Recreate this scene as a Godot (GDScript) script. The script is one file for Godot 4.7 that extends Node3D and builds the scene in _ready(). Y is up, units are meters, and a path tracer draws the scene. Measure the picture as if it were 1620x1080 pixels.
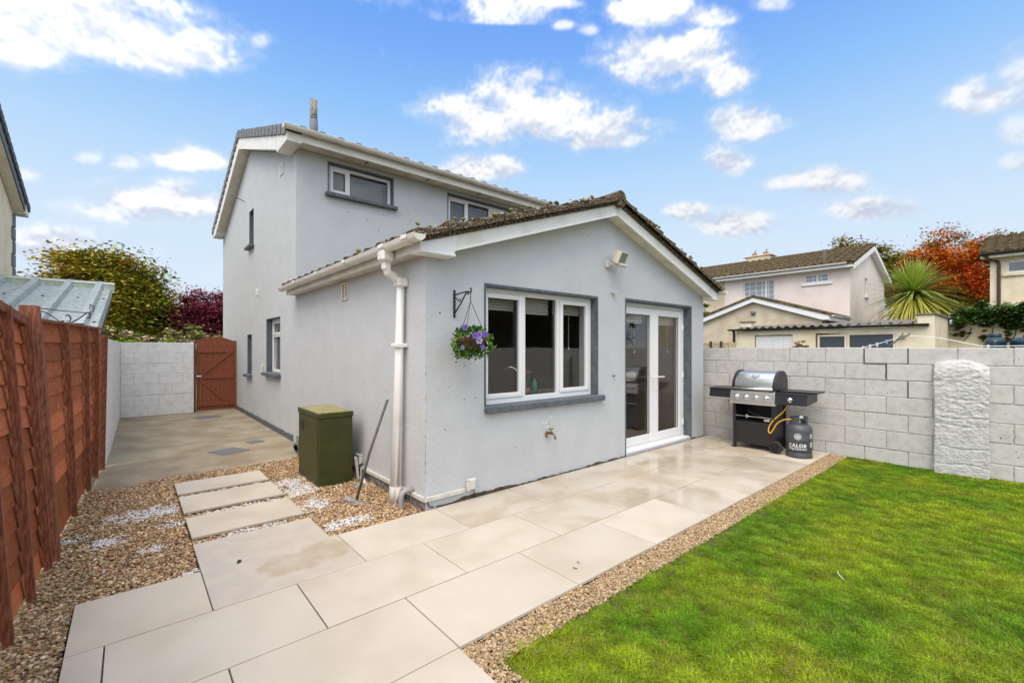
extends Node3D

var T := Transform3D()          # where the next pieces of a mesh are laid
var rng := RandomNumberGenerator.new()
var used := {}                  # names taken under each parent
var M := {}                     # materials

# ---------------------------------------------------------------- helpers
func V(x: float, y: float, z: float) -> Vector3:
	return Vector3(x, y, z)

func lin(r: float, g: float, b: float) -> Color:
	return Color(r, g, b).linear_to_srgb()

func mat(c: Color, rough := 0.8, metal := 0.0) -> StandardMaterial3D:
	var m := StandardMaterial3D.new()
	m.albedo_color = c
	m.roughness = rough
	m.metallic = metal
	return m

func noise_tex(seed_: int, freq: float, cols: Array, offs: Array, size := 512, octaves := 5, kind := FastNoiseLite.TYPE_SIMPLEX_SMOOTH) -> NoiseTexture2D:
	var n := FastNoiseLite.new()
	n.seed = seed_
	n.noise_type = kind
	n.frequency = freq
	n.fractal_octaves = octaves
	var t := NoiseTexture2D.new()
	t.width = size
	t.height = size
	t.seamless = true
	t.noise = n
	var g := Gradient.new()
	g.offsets = PackedFloat32Array(offs)
	g.colors = PackedColorArray(cols)
	t.color_ramp = g
	return t

func normal_tex(seed_: int, freq: float, strength: float, size := 512, octaves := 5) -> NoiseTexture2D:
	var n := FastNoiseLite.new()
	n.seed = seed_
	n.noise_type = FastNoiseLite.TYPE_SIMPLEX_SMOOTH
	n.frequency = freq
	n.fractal_octaves = octaves
	var t := NoiseTexture2D.new()
	t.width = size
	t.height = size
	t.seamless = true
	t.as_normal_map = true
	t.bump_strength = strength
	t.noise = n
	return t

func world_mapped(m: StandardMaterial3D, per_metre: float) -> StandardMaterial3D:
	m.uv1_triplanar = true
	m.uv1_world_triplanar = true
	m.uv1_scale = Vector3.ONE * per_metre
	return m

func nmat(seed_: int, cols: Array, offs: Array, freq: float, per_metre: float, rough := 0.85, bump := 0.0, bump_freq := 0.05) -> StandardMaterial3D:
	var m := mat(Color.WHITE, rough)
	m.albedo_texture = noise_tex(seed_, freq, cols, offs)
	if bump > 0.0:
		m.normal_enabled = true
		m.normal_texture = normal_tex(seed_ + 7, bump_freq, 4.0)
		m.normal_scale = bump
	return world_mapped(m, per_metre)

func begin(smooth := false) -> SurfaceTool:
	var st := SurfaceTool.new()
	st.begin(Mesh.PRIMITIVE_TRIANGLES)
	st.set_smooth_group(1 if smooth else -1)
	return st

func tri(st: SurfaceTool, a: Vector3, b: Vector3, c: Vector3) -> void:      # seen from outside: anticlockwise
	st.add_vertex(T * a); st.add_vertex(T * c); st.add_vertex(T * b)

func quad(st: SurfaceTool, a: Vector3, b: Vector3, c: Vector3, d: Vector3) -> void:
	tri(st, a, b, c); tri(st, a, c, d)

func box(st: SurfaceTool, lo: Vector3, hi: Vector3) -> void:
	var p := []
	for i in 8:
		p.append(Vector3(hi.x if i & 1 else lo.x, hi.y if i & 2 else lo.y, hi.z if i & 4 else lo.z))
	quad(st, p[4], p[5], p[7], p[6]); quad(st, p[1], p[0], p[2], p[3])
	quad(st, p[5], p[1], p[3], p[7]); quad(st, p[0], p[4], p[6], p[2])
	quad(st, p[6], p[7], p[3], p[2]); quad(st, p[0], p[1], p[5], p[4])

func soft_box(st: SurfaceTool, lo: Vector3, hi: Vector3, b: float) -> void:   # chamfered box, 44 triangles
	var c := (lo + hi) / 2.0
	var h := (hi - lo) / 2.0
	b = minf(b, minf(h.x, minf(h.y, h.z)) * 0.9)
	for ax in 3:
		var u := (ax + 1) % 3
		var v := (ax + 2) % 3
		for s: float in [-1.0, 1.0]:
			var f := []
			for k in 4:
				var e := Vector3.ZERO
				e[ax] = s * h[ax]
				e[u] = (h[u] - b) * (1.0 if k == 1 or k == 2 else -1.0)
				e[v] = (h[v] - b) * (1.0 if k >= 2 else -1.0)
				f.append(c + e)
			if s > 0: quad(st, f[0], f[1], f[2], f[3])
			else: quad(st, f[0], f[3], f[2], f[1])
	for ax in 3:                                                             # edges along ax
		var u := (ax + 1) % 3
		var v := (ax + 2) % 3
		for su: float in [-1.0, 1.0]:
			for sv: float in [-1.0, 1.0]:
				var f := []
				for k in 4:
					var e := Vector3.ZERO
					e[ax] = (h[ax] - b) * (1.0 if k == 1 or k == 2 else -1.0)
					e[u] = su * (h[u] - (b if k >= 2 else 0.0))
					e[v] = sv * (h[v] - (0.0 if k >= 2 else b))
					f.append(c + e)
				if su * sv < 0: quad(st, f[0], f[3], f[2], f[1])
				else: quad(st, f[0], f[1], f[2], f[3])
	for sx: float in [-1.0, 1.0]:
		for sy: float in [-1.0, 1.0]:
			for sz: float in [-1.0, 1.0]:
				var a := c + Vector3(sx * h.x, sy * (h.y - b), sz * (h.z - b))
				var d := c + Vector3(sx * (h.x - b), sy * h.y, sz * (h.z - b))
				var e := c + Vector3(sx * (h.x - b), sy * (h.y - b), sz * h.z)
				if sx * sy * sz > 0: tri(st, a, d, e)
				else: tri(st, a, e, d)

func prism(st: SurfaceTool, poly: PackedVector2Array, z0: float, z1: float) -> void:   # polygon in local x, y, from z0 to z1
	if Geometry2D.is_polygon_clockwise(poly):
		poly = poly.duplicate()
		poly.reverse()
	var idx := Geometry2D.triangulate_polygon(poly)
	for i in range(0, idx.size(), 3):
		var a := poly[idx[i]]
		var b := poly[idx[i + 1]]
		var c := poly[idx[i + 2]]
		if (b - a).cross(c - a) < 0:
			var t := b
			b = c
			c = t
		tri(st, V(a.x, a.y, z1), V(b.x, b.y, z1), V(c.x, c.y, z1))
		tri(st, V(a.x, a.y, z0), V(c.x, c.y, z0), V(b.x, b.y, z0))
	for i in poly.size():
		var a := poly[i]
		var b := poly[(i + 1) % poly.size()]
		quad(st, V(a.x, a.y, z0), V(b.x, b.y, z0), V(b.x, b.y, z1), V(a.x, a.y, z1))

func tube(st: SurfaceTool, pts: Array, r: Variant, n := 8) -> void:          # round bar along points, capped; r a number or one per point
	var rings := []
	var side := Vector3.ZERO
	for i in pts.size():
		var d: Vector3 = (pts[mini(i + 1, pts.size() - 1)] - pts[maxi(i - 1, 0)]).normalized()
		if side == Vector3.ZERO:
			side = d.cross(Vector3.UP if absf(d.y) < 0.9 else Vector3.RIGHT).normalized()
		else:
			side = (side - d * side.dot(d)).normalized()
		var up := side.cross(d)
		var rr: float = r[i] if r is Array else r
		var ring := []
		for k in n:
			var a := TAU * k / n
			ring.append(pts[i] + (side * cos(a) + up * sin(a)) * rr)
		rings.append(ring)
	for i in pts.size() - 1:
		for k in n:
			var k2 := (k + 1) % n
			quad(st, rings[i][k2], rings[i][k], rings[i + 1][k], rings[i + 1][k2])
	for k in range(1, n - 1):
		tri(st, rings[0][0], rings[0][k], rings[0][k + 1])
		var e: Array = rings[-1]
		tri(st, e[0], e[k + 1], e[k])

func lathe(st: SurfaceTool, prof: Array, n := 24) -> void:                   # [radius, height] pairs from bottom to top, about local y
	for i in prof.size() - 1:
		for k in n:
			var a := TAU * k / n
			var b := TAU * (k + 1) / n
			var r0: float = prof[i][0]
			var r1: float = prof[i + 1][0]
			var p0 := V(r0 * cos(a), prof[i][1], -r0 * sin(a))
			var p1 := V(r0 * cos(b), prof[i][1], -r0 * sin(b))
			var p2 := V(r1 * cos(b), prof[i + 1][1], -r1 * sin(b))
			var p3 := V(r1 * cos(a), prof[i + 1][1], -r1 * sin(a))
			if r0 > 0.0001: tri(st, p0, p1, p2 if r1 > 0.0001 else p3)
			if r1 > 0.0001: tri(st, p0, p2, p3)

func done(st: SurfaceTool) -> ArrayMesh:
	st.generate_normals()
	return st.commit()

func numbered(called: String, parent: Node) -> String:
	var key := "%d/%s" % [parent.get_instance_id(), called]
	var n: int = used.get(key, 0)
	used[key] = n + 1
	return called if n == 0 else "%s_%03d" % [called, n]

func add(n: Node3D, called: String, parent: Node) -> void:
	n.name = numbered(called, parent)
	parent.add_child(n, true)
	if parent != self and parent.has_meta("base"):                           # shapes are given in world metres; the thing's node stands at its base
		n.position = -parent.get_meta("base")

func mesh(called: String, m: Mesh, material: Material, parent: Node = self) -> MeshInstance3D:
	var o := MeshInstance3D.new()
	o.mesh = m
	o.material_override = material
	add(o, called, parent)
	return o

func part(called: String, st: SurfaceTool, material: Material, parent: Node = self) -> MeshInstance3D:
	return mesh(called, done(st), material, parent)

func tag(o: Node, label: String, category: String, group := "") -> void:
	o.set_meta("label", label)
	o.set_meta("category", category)
	if group: o.set_meta("group", group)

func thing(called: String, label: String, category: String, at := Vector3.ZERO, group := "") -> Node3D:
	var o := Node3D.new()
	add(o, called, self)
	o.position = at
	o.set_meta("base", at)
	tag(o, label, category, group)
	return o

func holder(called: String, parent: Node) -> Node3D:                         # a part that is made of sub-parts
	var o := Node3D.new()
	add(o, called, parent)
	return o

func structure(o: Node) -> Node:
	o.set_meta("kind", "structure")
	return o

func stuff(o: Node) -> Node:
	o.set_meta("kind", "stuff")
	return o

func scatter(called: String, m: Mesh, material: Material, buf: PackedFloat32Array, parent: Node = self) -> MultiMeshInstance3D:
	var mm := MultiMesh.new()
	mm.transform_format = MultiMesh.TRANSFORM_3D
	mm.use_colors = true
	mm.mesh = m
	mm.instance_count = buf.size() / 16
	mm.buffer = buf
	var o := MultiMeshInstance3D.new()
	o.multimesh = mm
	o.material_override = material
	add(o, called, parent)
	return o

func put(buf: PackedFloat32Array, b: Basis, p: Vector3, c: Color) -> void:
	buf.append_array(PackedFloat32Array([b.x.x, b.y.x, b.z.x, p.x, b.x.y, b.y.y, b.z.y, p.y, b.x.z, b.y.z, b.z.z, p.z, c.r, c.g, c.b, 1.0]))

func turned(rx: float, ry: float, rz: float, s: float) -> Basis:
	return Basis.from_euler(Vector3(rx, ry, rz)).scaled(Vector3.ONE * s)

func cuts(vals: Array) -> Array:
	vals.sort()
	var out := []
	for v: float in vals:
		if out.is_empty() or v - out[-1] > 1e-4: out.append(v)
	return out

func top_at(prof: Array, u: float) -> float:
	for i in prof.size() - 1:
		if u <= prof[i + 1].x + 1e-6:
			return lerpf(prof[i].y, prof[i + 1].y, clampf((u - prof[i].x) / (prof[i + 1].x - prof[i].x), 0, 1))
	return prof[-1].y

# a wall in local x (along), y (up), outside towards +z, thick t; top line given by points; holes are Rect2(u, y, w, h)
func wall(st: SurfaceTool, prof: Array, y0: float, holes: Array, t: float) -> void:
	var us := []
	for p: Vector2 in prof: us.append(p.x)
	for h: Rect2 in holes: us.append_array([h.position.x, h.end.x])
	us = cuts(us)
	for i in us.size() - 1:
		var a: float = us[i]
		var b: float = us[i + 1]
		var ys := [[y0, y0]]
		var inside := []
		for h: Rect2 in holes:
			if h.position.x <= a + 1e-4 and h.end.x >= b - 1e-4: inside.append(h)
		inside.sort_custom(func(p: Rect2, q: Rect2) -> bool: return p.position.y < q.position.y)
		for h: Rect2 in inside:
			ys.append([h.position.y, h.position.y]); ys.append([h.end.y, h.end.y])
		ys.append([top_at(prof, a), top_at(prof, b)])
		for k in range(0, ys.size(), 2):
			if ys[k + 1][0] - ys[k][0] < 1e-4 and ys[k + 1][1] - ys[k][1] < 1e-4: continue
			quad(st, V(a, ys[k][0], 0), V(b, ys[k][1], 0), V(b, ys[k + 1][1], 0), V(a, ys[k + 1][0], 0))
			quad(st, V(b, ys[k][1], -t), V(a, ys[k][0], -t), V(a, ys[k + 1][0], -t), V(b, ys[k + 1][1], -t))
	for h: Rect2 in holes:
		var x0 := h.position.x
		var x1 := h.end.x
		var v0 := h.position.y
		var v1 := h.end.y
		quad(st, V(x0, v0, 0), V(x0, v0, -t), V(x0, v1, -t), V(x0, v1, 0))
		quad(st, V(x1, v0, -t), V(x1, v0, 0), V(x1, v1, 0), V(x1, v1, -t))
		quad(st, V(x0, v1, 0), V(x0, v1, -t), V(x1, v1, -t), V(x1, v1, 0))
		quad(st, V(x0, v0, -t), V(x0, v0, 0), V(x1, v0, 0), V(x1, v0, -t))
	for i in prof.size() - 1:
		var a: Vector2 = prof[i]
		var b: Vector2 = prof[i + 1]
		quad(st, V(a.x, a.y, 0), V(b.x, b.y, 0), V(b.x, b.y, -t), V(a.x, a.y, -t))

func facing(origin: Vector3, out: Vector3) -> Transform3D:                    # local x along the wall (to the right seen from outside), y up, z out
	return Transform3D(Basis(Vector3.UP.cross(out).normalized(), Vector3.UP, out), origin)

# rolled roof tiles laid in courses over a slope: u along the eave, v up the slope
func tiles(st: SurfaceTool, o: Vector3, u: Vector3, v: Vector3, nu: int, nv: int, pu: float, pv: float, roll: float, lip: float, wear := 0.0, from_j := 0) -> void:
	var n := u.cross(v).normalized()
	if n.y < 0: n = -n
	var flip := u.cross(v).dot(n) < 0
	for j in range(from_j, nv):
		for i in nu:
			var dz := rng.randf_range(-wear, wear)
			var ph := []
			for k in 6:
				ph.append(roll * (0.5 - 0.5 * cos(TAU * k / 5.0)))
			for k in 5:
				var a := o + u * (i + k / 5.0) * pu + v * (j * pv)
				var b := o + u * (i + (k + 1) / 5.0) * pu + v * (j * pv)
				var up := v * (pv + 0.02)
				var a1: Vector3 = a + n * (ph[k] + lip + dz)
				var b1: Vector3 = b + n * (ph[k + 1] + lip + dz)
				var a2: Vector3 = a + up + n * ph[k]
				var b2: Vector3 = b + up + n * ph[k + 1]
				if flip:
					quad(st, b1, a1, a2, b2); quad(st, b, a, a1, b1)
				else:
					quad(st, a1, b1, b2, a2); quad(st, a, b, b1, a1)

# a window: frame, sashes and panes under one part. lights: [x0, x1, y0, y1, opens]
func window(parent: Node, called: String, tr: Transform3D, w: float, h: float, lights: Array, fw: float, frame_mat: Material, depth := 0.1, pane_mat: Material = null) -> Node3D:
	var o := holder(called, parent)
	T = tr
	var st := begin()
	soft_box(st, V(0, 0, -depth - 0.06), V(fw, h, -depth), 0.004)
	soft_box(st, V(w - fw, 0, -depth - 0.06), V(w, h, -depth), 0.004)
	soft_box(st, V(fw, 0, -depth - 0.059), V(w - fw, fw * 1.15, -depth - 0.001), 0.004)
	soft_box(st, V(fw, h - fw, -depth - 0.059), V(w - fw, h, -depth - 0.001), 0.004)
	for i in range(1, lights.size()):
		if lights[i][0] > lights[i - 1][0] + 0.05:
			var x: float = (lights[i][0] + lights[i - 1][1]) / 2.0
			soft_box(st, V(x - fw * 0.42, fw * 1.15, -depth - 0.058), V(x + fw * 0.42, h - fw, -depth - 0.002), 0.003)
		else:
			var y: float = (lights[i][2] + lights[i - 1][3]) / 2.0
			soft_box(st, V(lights[i][0], y - fw * 0.42, -depth - 0.057), V(lights[i][1], y + fw * 0.42, -depth - 0.003), 0.003)
	part("frame", st, frame_mat, o)
	for l: Array in lights:
		var s := fw * 0.95
		if l[4]:
			st = begin()
			var z1 := -depth + 0.012
			var z0 := -depth - 0.045
			soft_box(st, V(l[0], l[2], z0), V(l[0] + s, l[3], z1), 0.006)
			soft_box(st, V(l[1] - s, l[2], z0), V(l[1], l[3], z1), 0.006)
			soft_box(st, V(l[0] + s, l[2], z0 + 0.001), V(l[1] - s, l[2] + s, z1 - 0.001), 0.006)
			soft_box(st, V(l[0] + s, l[3] - s, z0 + 0.001), V(l[1] - s, l[3], z1 - 0.001), 0.006)
			part("sash", st, frame_mat, o)
		else: s = 0.012
		st = begin()
		var zz := -depth - 0.03
		quad(st, V(l[0] + s, l[2] + s, zz), V(l[1] - s, l[2] + s, zz), V(l[1] - s, l[3] - s, zz), V(l[0] + s, l[3] - s, zz))
		quad(st, V(l[0] + s, l[2] + s, zz - 0.018), V(l[1] - s, l[2] + s, zz - 0.018), V(l[1] - s, l[3] - s, zz - 0.018), V(l[0] + s, l[3] - s, zz - 0.018))
		part("pane", st, pane_mat if pane_mat else M.glass, o)
		st = begin()                                                        # dark rubber seal round the pane
		for e: Array in [[l[0] + s, l[0] + s + 0.006, l[2] + s, l[3] - s], [l[1] - s - 0.006, l[1] - s, l[2] + s, l[3] - s], [l[0] + s, l[1] - s, l[2] + s, l[2] + s + 0.006], [l[0] + s, l[1] - s, l[3] - s - 0.006, l[3] - s]]:
			box(st, V(e[0], e[2], zz + 0.002), V(e[1], e[3], zz + 0.006))
		part("seal", st, M.rubber, o)
	T = Transform3D()
	return o

# ---------------------------------------------------------------- sky
const CLOUDS := "-3.8 27.2 10.4 3.9|4.7 28.2 6.4 2.2|-7.1 25.1 5.0 2.5|11.0 30.8 1.1 0.8|4.7 19.0 3.8 1.4|1.6 14.0 6.3 2.3|-5.0 9.2 3.4 1.9|-2.9 17.2 0.9 0.6|-0.4 17.3 1.1 0.8|-7.1 14.6 1.1 0.8|41.4 27.5 12.0 4.2|51.9 25.3 7.5 2.5|36.6 21.8 5.4 1.7|58.0 35.7 5.9 1.7|64.0 34.3 3.3 0.9|43.5 36.8 2.2 0.9|47.3 35.8 1.8 0.5|50.4 35.2 1.4 0.6|59.8 31.4 7.9 3.1|66.4 28.4 3.0 1.6|68.5 23.9 3.8 1.9|66.3 20.4 2.7 1.7|75.2 17.0 4.6 1.5|79.7 13.5 3.9 1.3|62.4 15.8 2.7 1.1|67.0 13.9 4.6 1.6|87.4 20.8 2.5 1.6|89.7 20.9 1.5 3.0|89.4 15.3 1.0 0.9|70.8 33.7 2.0 0.6|43.5 31.3 1.9 0.9|46.1 31.1 1.6 1.0|89.3 18.0 1.1 1.6|47.5 37.5 2.7 0.6"

const MID_AZ := 0.709
const SUN_AT := Vector3(-0.44, 0.86, 0.25)                                  # clouds are brightened round the sun to add light on the walls

func sky_image(gain: float) -> Image:
	var w := 2048
	var h := 1024
	var img := Image.create(w, h, false, Image.FORMAT_RGBF)
	var n := FastNoiseLite.new()
	n.seed = 11
	n.frequency = 9.0
	n.fractal_octaves = 6
	n.fractal_gain = 0.55
	var big := FastNoiseLite.new()
	big.seed = 5
	big.frequency = 3.2
	big.fractal_octaves = 2
	var fine := FastNoiseLite.new()
	fine.seed = 19
	fine.frequency = 38.0
	fine.fractal_octaves = 4
	var tiny := FastNoiseLite.new()
	tiny.seed = 29
	tiny.frequency = 95.0
	tiny.fractal_octaves = 3
	var sets := []                                                            # buckets of 4 degrees of azimuth
	for i in 90: sets.append([])
	for row in CLOUDS.split("|"):
		var c := row.split_floats(" ")
		c.append(rad_to_deg(atan(tan(deg_to_rad(c[1])) / cos(deg_to_rad(c[0]) - MID_AZ))))
		c[3] *= (1.0 + 0.35 * absf(c[0] - 40.6) / 50.0)
		for k in range(floori((c[0] - c[2] * 1.7) / 4.0), floori((c[0] + c[2] * 1.7) / 4.0) + 1):
			sets[posmod(k, 90)].append(c)
	var air := Gradient.new()                                                  # clear sky by elevation, in fractions of a right angle
	air.offsets = PackedFloat32Array([0.04, 0.14, 0.22, 0.30, 0.37, 0.44, 0.9])
	air.colors = PackedColorArray([Color(.87, .93, .99).srgb_to_linear(), Color(.83, .91, .99).srgb_to_linear(), Color(.73, .86, .99).srgb_to_linear(), Color(.585, .775, .985).srgb_to_linear(), Color(.49, .69, .975).srgb_to_linear(), Color(.41, .63, .96).srgb_to_linear(), Color(.33, .55, .90).srgb_to_linear()])
	var ground := Color(0.30, 0.31, 0.27).srgb_to_linear()
	img.fill(ground * gain)
	for y in h / 2 + 2:
		var el := (0.5 - (y + 0.5) / h) * PI
		var e := rad_to_deg(el)
		var base := air.sample(clampf(e / 90.0, 0.0, 1.0))
		for x in w:
			var az := wrapf((x + 0.5) / w * TAU, -PI, PI)
			var a := rad_to_deg(az)
			var d := Vector3(sin(az) * cos(el), sin(el), -cos(az) * cos(el))
			var dens := -1.0
			var shade := 0.0
			var cap := 1.0
			var seen := a > -16.0 and a < 100.0 and e < 45.0
			if seen:
				var ep := rad_to_deg(atan(tan(el) / cos(az - MID_AZ)))             # flat cloud bases run along straight lines
				for c: PackedFloat64Array in sets[posmod(floori(a / 4.0), 90)]:
					var dx := (a - c[0]) / c[2]
					var dy := (ep - c[4]) / c[3]
					if dy < 0.0: dy *= 1.35
					var q := 1.0 - dx * dx - dy * dy
					if q > dens:
						dens = q
						shade = clampf(-dy, 0.0, 1.0)
						cap = clampf(0.35 + c[2] / 4.5, 0.0, 1.0)
			var out := base
			if dens > -1.6 or not seen or e < 16.0:
				var f := n.get_noise_3d(d.x * 1.0, d.y * 2.2, d.z)
				if not seen or e >= 36.0:                                      # beyond the frame, fuller unseen cloud added to brighten the scene
					var g := big.get_noise_3d(d.x, d.y * 1.6, d.z) * 1.5 + 0.52
					if seen: g -= (45.0 - e) * 0.08
					if g > dens:
						dens = g
						shade = 0.25 + 0.4 * f
						cap = 1.0
				var fd := dens + f * 0.95 + (0.22 - absf(fine.get_noise_3d(d.x, d.y * 1.5, d.z))) * 0.75 + tiny.get_noise_3d(d.x, d.y * 1.4, d.z) * 0.22
				var al := maxf(smoothstep(-0.08, 0.78, fd) * cap, 0.20 * smoothstep(-0.6, 0.2, fd))
				var veil := 0.22 * smoothstep(15.0, 3.0, e) * smoothstep(-0.2, 0.5, f)
				al = maxf(al, veil)
				var cl := Color(0.985, 0.985, 0.99).lerp(Color(0.80, 0.835, 0.905), clampf(shade * 0.55 + 0.22 + (n.get_noise_3d(d.x - 0.008, d.y * 2.2 + 0.05, d.z) - f) * 1.6 + (absf(fine.get_noise_3d(d.x, d.y * 1.5 + 0.012, d.z)) - absf(fine.get_noise_3d(d.x, d.y * 1.5, d.z))) * 1.5, 0.0, 1.0)).srgb_to_linear() * (0.91 + 3.2 * exp(-pow(d.angle_to(SUN_AT) / 0.95, 2.0)))
				out = base.lerp(cl, al * 0.98)
			img.set_pixel(x, y, out * gain)
	return img

func leafy(m: StandardMaterial3D, back: Color) -> StandardMaterial3D:
	m.vertex_color_use_as_albedo = true
	m.backlight_enabled = true
	m.backlight = back
	m.metallic_specular = 0.12
	m.roughness = 0.7
	return m

func materials() -> void:
	M.paint = nmat(1, [lin(.485, .50, .505), lin(.505, .52, .528), lin(.52, .534, .54)], [0.15, 0.5, 0.85], 0.012, 0.35, 0.9, 0.12, 0.10)
	M.block = nmat(2, [lin(.46, .445, .42), lin(.53, .515, .49), lin(.56, .545, .52)], [0.12, 0.45, 0.9], 0.02, 0.8, 0.95, 0.3, 0.12)
	M.block_b = nmat(3, [lin(.45, .435, .41), lin(.515, .50, .475), lin(.55, .535, .51)], [0.15, 0.5, 0.9], 0.02, 0.7, 0.95, 0.3, 0.12)
	M.block_c = nmat(4, [lin(.47, .455, .43), lin(.54, .525, .50), lin(.57, .555, .53)], [0.1, 0.5, 0.9], 0.02, 0.75, 0.95, 0.35, 0.12)
	M.joint = nmat(5, [lin(.16, .155, .15), lin(.50, .49, .47)], [0.3, 0.46], 0.025, 0.9, 0.95)
	M.white_block = nmat(6, [lin(.70, .70, .69), lin(.80, .80, .795), lin(.83, .83, .825)], [0.1, 0.5, 0.9], 0.015, 0.6, 0.9, 0.6, 0.08)
	M.white_joint = nmat(8, [lin(.30, .30, .29), lin(.66, .66, .65)], [0.25, 0.55], 0.02, 0.9, 0.95)
	M.rough_white = nmat(9, [lin(.42, .41, .395), lin(.52, .51, .495), lin(.57, .56, .545)], [0.1, 0.45, 0.8], 0.02, 0.9, 0.9, 0.8, 0.06)
	M.pvc = nmat(10, [lin(.66, .63, .55), lin(.76, .74, .68), lin(.79, .78, .74)], [0.15, 0.5, 0.85], 0.008, 0.5, 0.45)
	M.white = mat(lin(.80, .80, .79), 0.35)
	M.cream_board = nmat(11, [lin(.55, .50, .38), lin(.68, .64, .52), lin(.72, .69, .58)], [0.15, 0.5, 0.85], 0.01, 0.5, 0.5)
	M.slate_paint = nmat(12, [lin(.075, .088, .10), lin(.098, .115, .13), lin(.12, .14, .155)], [0.2, 0.5, 0.9], 0.02, 0.8, 0.6, 0.2, 0.06)
	M.rubber = mat(lin(.02, .02, .02), 0.7)
	M.black = mat(lin(.012, .012, .013), 0.45)
	M.iron = mat(lin(.01, .01, .01), 0.5)
	M.glass = mat(Color(0.03, 0.04, 0.04, 0.05), 0.0)
	M.glass.transparency = BaseMaterial3D.TRANSPARENCY_ALPHA
	M.glass.metallic_specular = 0.65
	M.slab = []
	for k in 3:
		var s := nmat(20 + k, [lin(.49, .425, .33), lin(.54, .475, .375), lin(.565, .50, .405)], [0.15, 0.5, 0.85], 0.006, 0.4 + 0.07 * k, 0.5)
		s.roughness_texture = noise_tex(30 + k, 0.005, [Color(.38, .38, .38), Color(.75, .75, .75)], [0.3, 0.6], 256, 4)
		s.roughness = 1.0
		M.slab.append(s)
	M.slab_wet = nmat(24, [lin(.45, .375, .275), lin(.51, .44, .335), lin(.55, .485, .39)], [0.25, 0.5, 0.68], 0.006, 0.45, 0.5)
	M.slab_wet.roughness_texture = noise_tex(34, 0.006, [Color(.10, .10, .10), Color(.5, .5, .5)], [0.42, 0.66], 256, 4)
	M.slab_wet.roughness = 1.0
	M.mortar = nmat(25, [lin(.035, .03, .025), lin(.11, .10, .085)], [0.3, 0.7], 0.03, 1.0, 0.95)
	M.concrete = nmat(26, [lin(.255, .205, .135), lin(.305, .255, .175), lin(.355, .305, .215)], [0.2, 0.5, 0.8], 0.010, 0.27, 0.95, 0.35, 0.2)
	M.earth = nmat(27, [lin(.05, .04, .025), lin(.12, .095, .06)], [0.3, 0.7], 0.03, 0.8, 1.0, 0.6, 0.1)
	M.turf = nmat(28, [lin(.02, .03, .006), lin(.045, .065, .008), lin(.09, .09, .02)], [0.3, 0.5, 0.75], 0.02, 0.8, 1.0)
	M.far_ground = nmat(29, [lin(.05, .07, .03), lin(.13, .13, .09)], [0.35, 0.65], 0.02, 0.1, 1.0)
	M.pebble = mat(Color.WHITE, 0.8)
	M.pebble.vertex_color_use_as_albedo = true
	M.leaf = leafy(mat(Color.WHITE), lin(.06, .09, .02))
	M.dark_leaf = leafy(mat(Color.WHITE), lin(.05, .01, .02))
	M.blade = leafy(mat(Color.WHITE), lin(.13, .22, .015))
	M.petal = leafy(mat(Color.WHITE), lin(.10, .05, .25))
	M.bark = nmat(36, [lin(.04, .03, .02), lin(.10, .08, .06)], [0.3, 0.7], 0.03, 2.0, 0.95)
	M.fence = []
	for k in 4:
		var f := mat(Color.WHITE, 0.75)
		f.metallic_specular = 0.2
		var d := 1.0 + 0.22 * (k - 1.5)
		f.albedo_texture = noise_tex(40 + k, 0.012, [lin(.38 * d, .110 * d, .044 * d), lin(.43 * d, .138 * d, .06 * d), lin(.46 * d, .165 * d, .08 * d)], [0.2, 0.5, 0.85])
		f.normal_enabled = true
		f.normal_texture = normal_tex(50 + k, 0.05, 3.0)
		f.normal_scale = 0.22
		world_mapped(f, 1.0)
		f.uv1_scale = Vector3(3.0, 6.0, 0.7)
		M.fence.append(f)
	M.fence_post = nmat(46, [lin(.13, .037, .016), lin(.22, .068, .03), lin(.31, .125, .06)], [0.2, 0.5, 0.85], 0.02, 1.2, 0.8, 0.4, 0.08)
	M.fence_post.uv1_scale = Vector3(5.0, 0.9, 5.0)
	M.gate = nmat(47, [lin(.15, .03, .009), lin(.25, .06, .018), lin(.31, .08, .026)], [0.2, 0.5, 0.85], 0.02, 1.5, 0.5, 0.2, 0.06)
	M.gate.uv1_scale = Vector3(7.0, 0.6, 7.0)
	M.tin = nmat(48, [lin(.23, .27, .25), lin(.37, .42, .40), lin(.48, .52, .50)], [0.2, 0.45, 0.8], 0.02, 0.9, 0.5)
	M.tin_green = nmat(49, [lin(.42, .47, .36), lin(.56, .62, .48)], [0.3, 0.7], 0.02, 0.9, 0.55)
	M.olive = nmat(60, [lin(.048, .055, .016), lin(.055, .061, .019), lin(.062, .066, .022)], [0.2, 0.5, 0.9], 0.012, 0.8, 0.42)
	M.olive.metallic_specular = 0.3
	M.olive_top = nmat(61, [lin(.20, .19, .06), lin(.32, .30, .12), lin(.36, .22, .07)], [0.3, 0.5, 0.8], 0.012, 1.5, 0.5)
	M.roof_dark = nmat(62, [lin(.035, .035, .038), lin(.085, .085, .09), lin(.15, .15, .155)], [0.2, 0.5, 0.85], 0.03, 0.9, 0.8)
	M.verge = nmat(73, [lin(.09, .09, .095), lin(.17, .17, .18), lin(.23, .23, .24)], [0.2, 0.5, 0.85], 0.03, 0.9, 0.7)
	M.roof_moss = nmat(63, [lin(.03, .022, .014), lin(.085, .062, .042), lin(.17, .13, .085), lin(.42, .38, .30)], [0.25, 0.48, 0.66, 0.82], 0.05, 1.3, 0.95, 1.0, 0.12)
	M.roof_brown = nmat(64, [lin(.05, .038, .024), lin(.10, .075, .048), lin(.19, .14, .055)], [0.25, 0.5, 0.75], 0.03, 0.35, 0.9)
	M.roof_brown.metallic_specular = 0.2
	M.roof_moss.metallic_specular = 0.2
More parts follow.
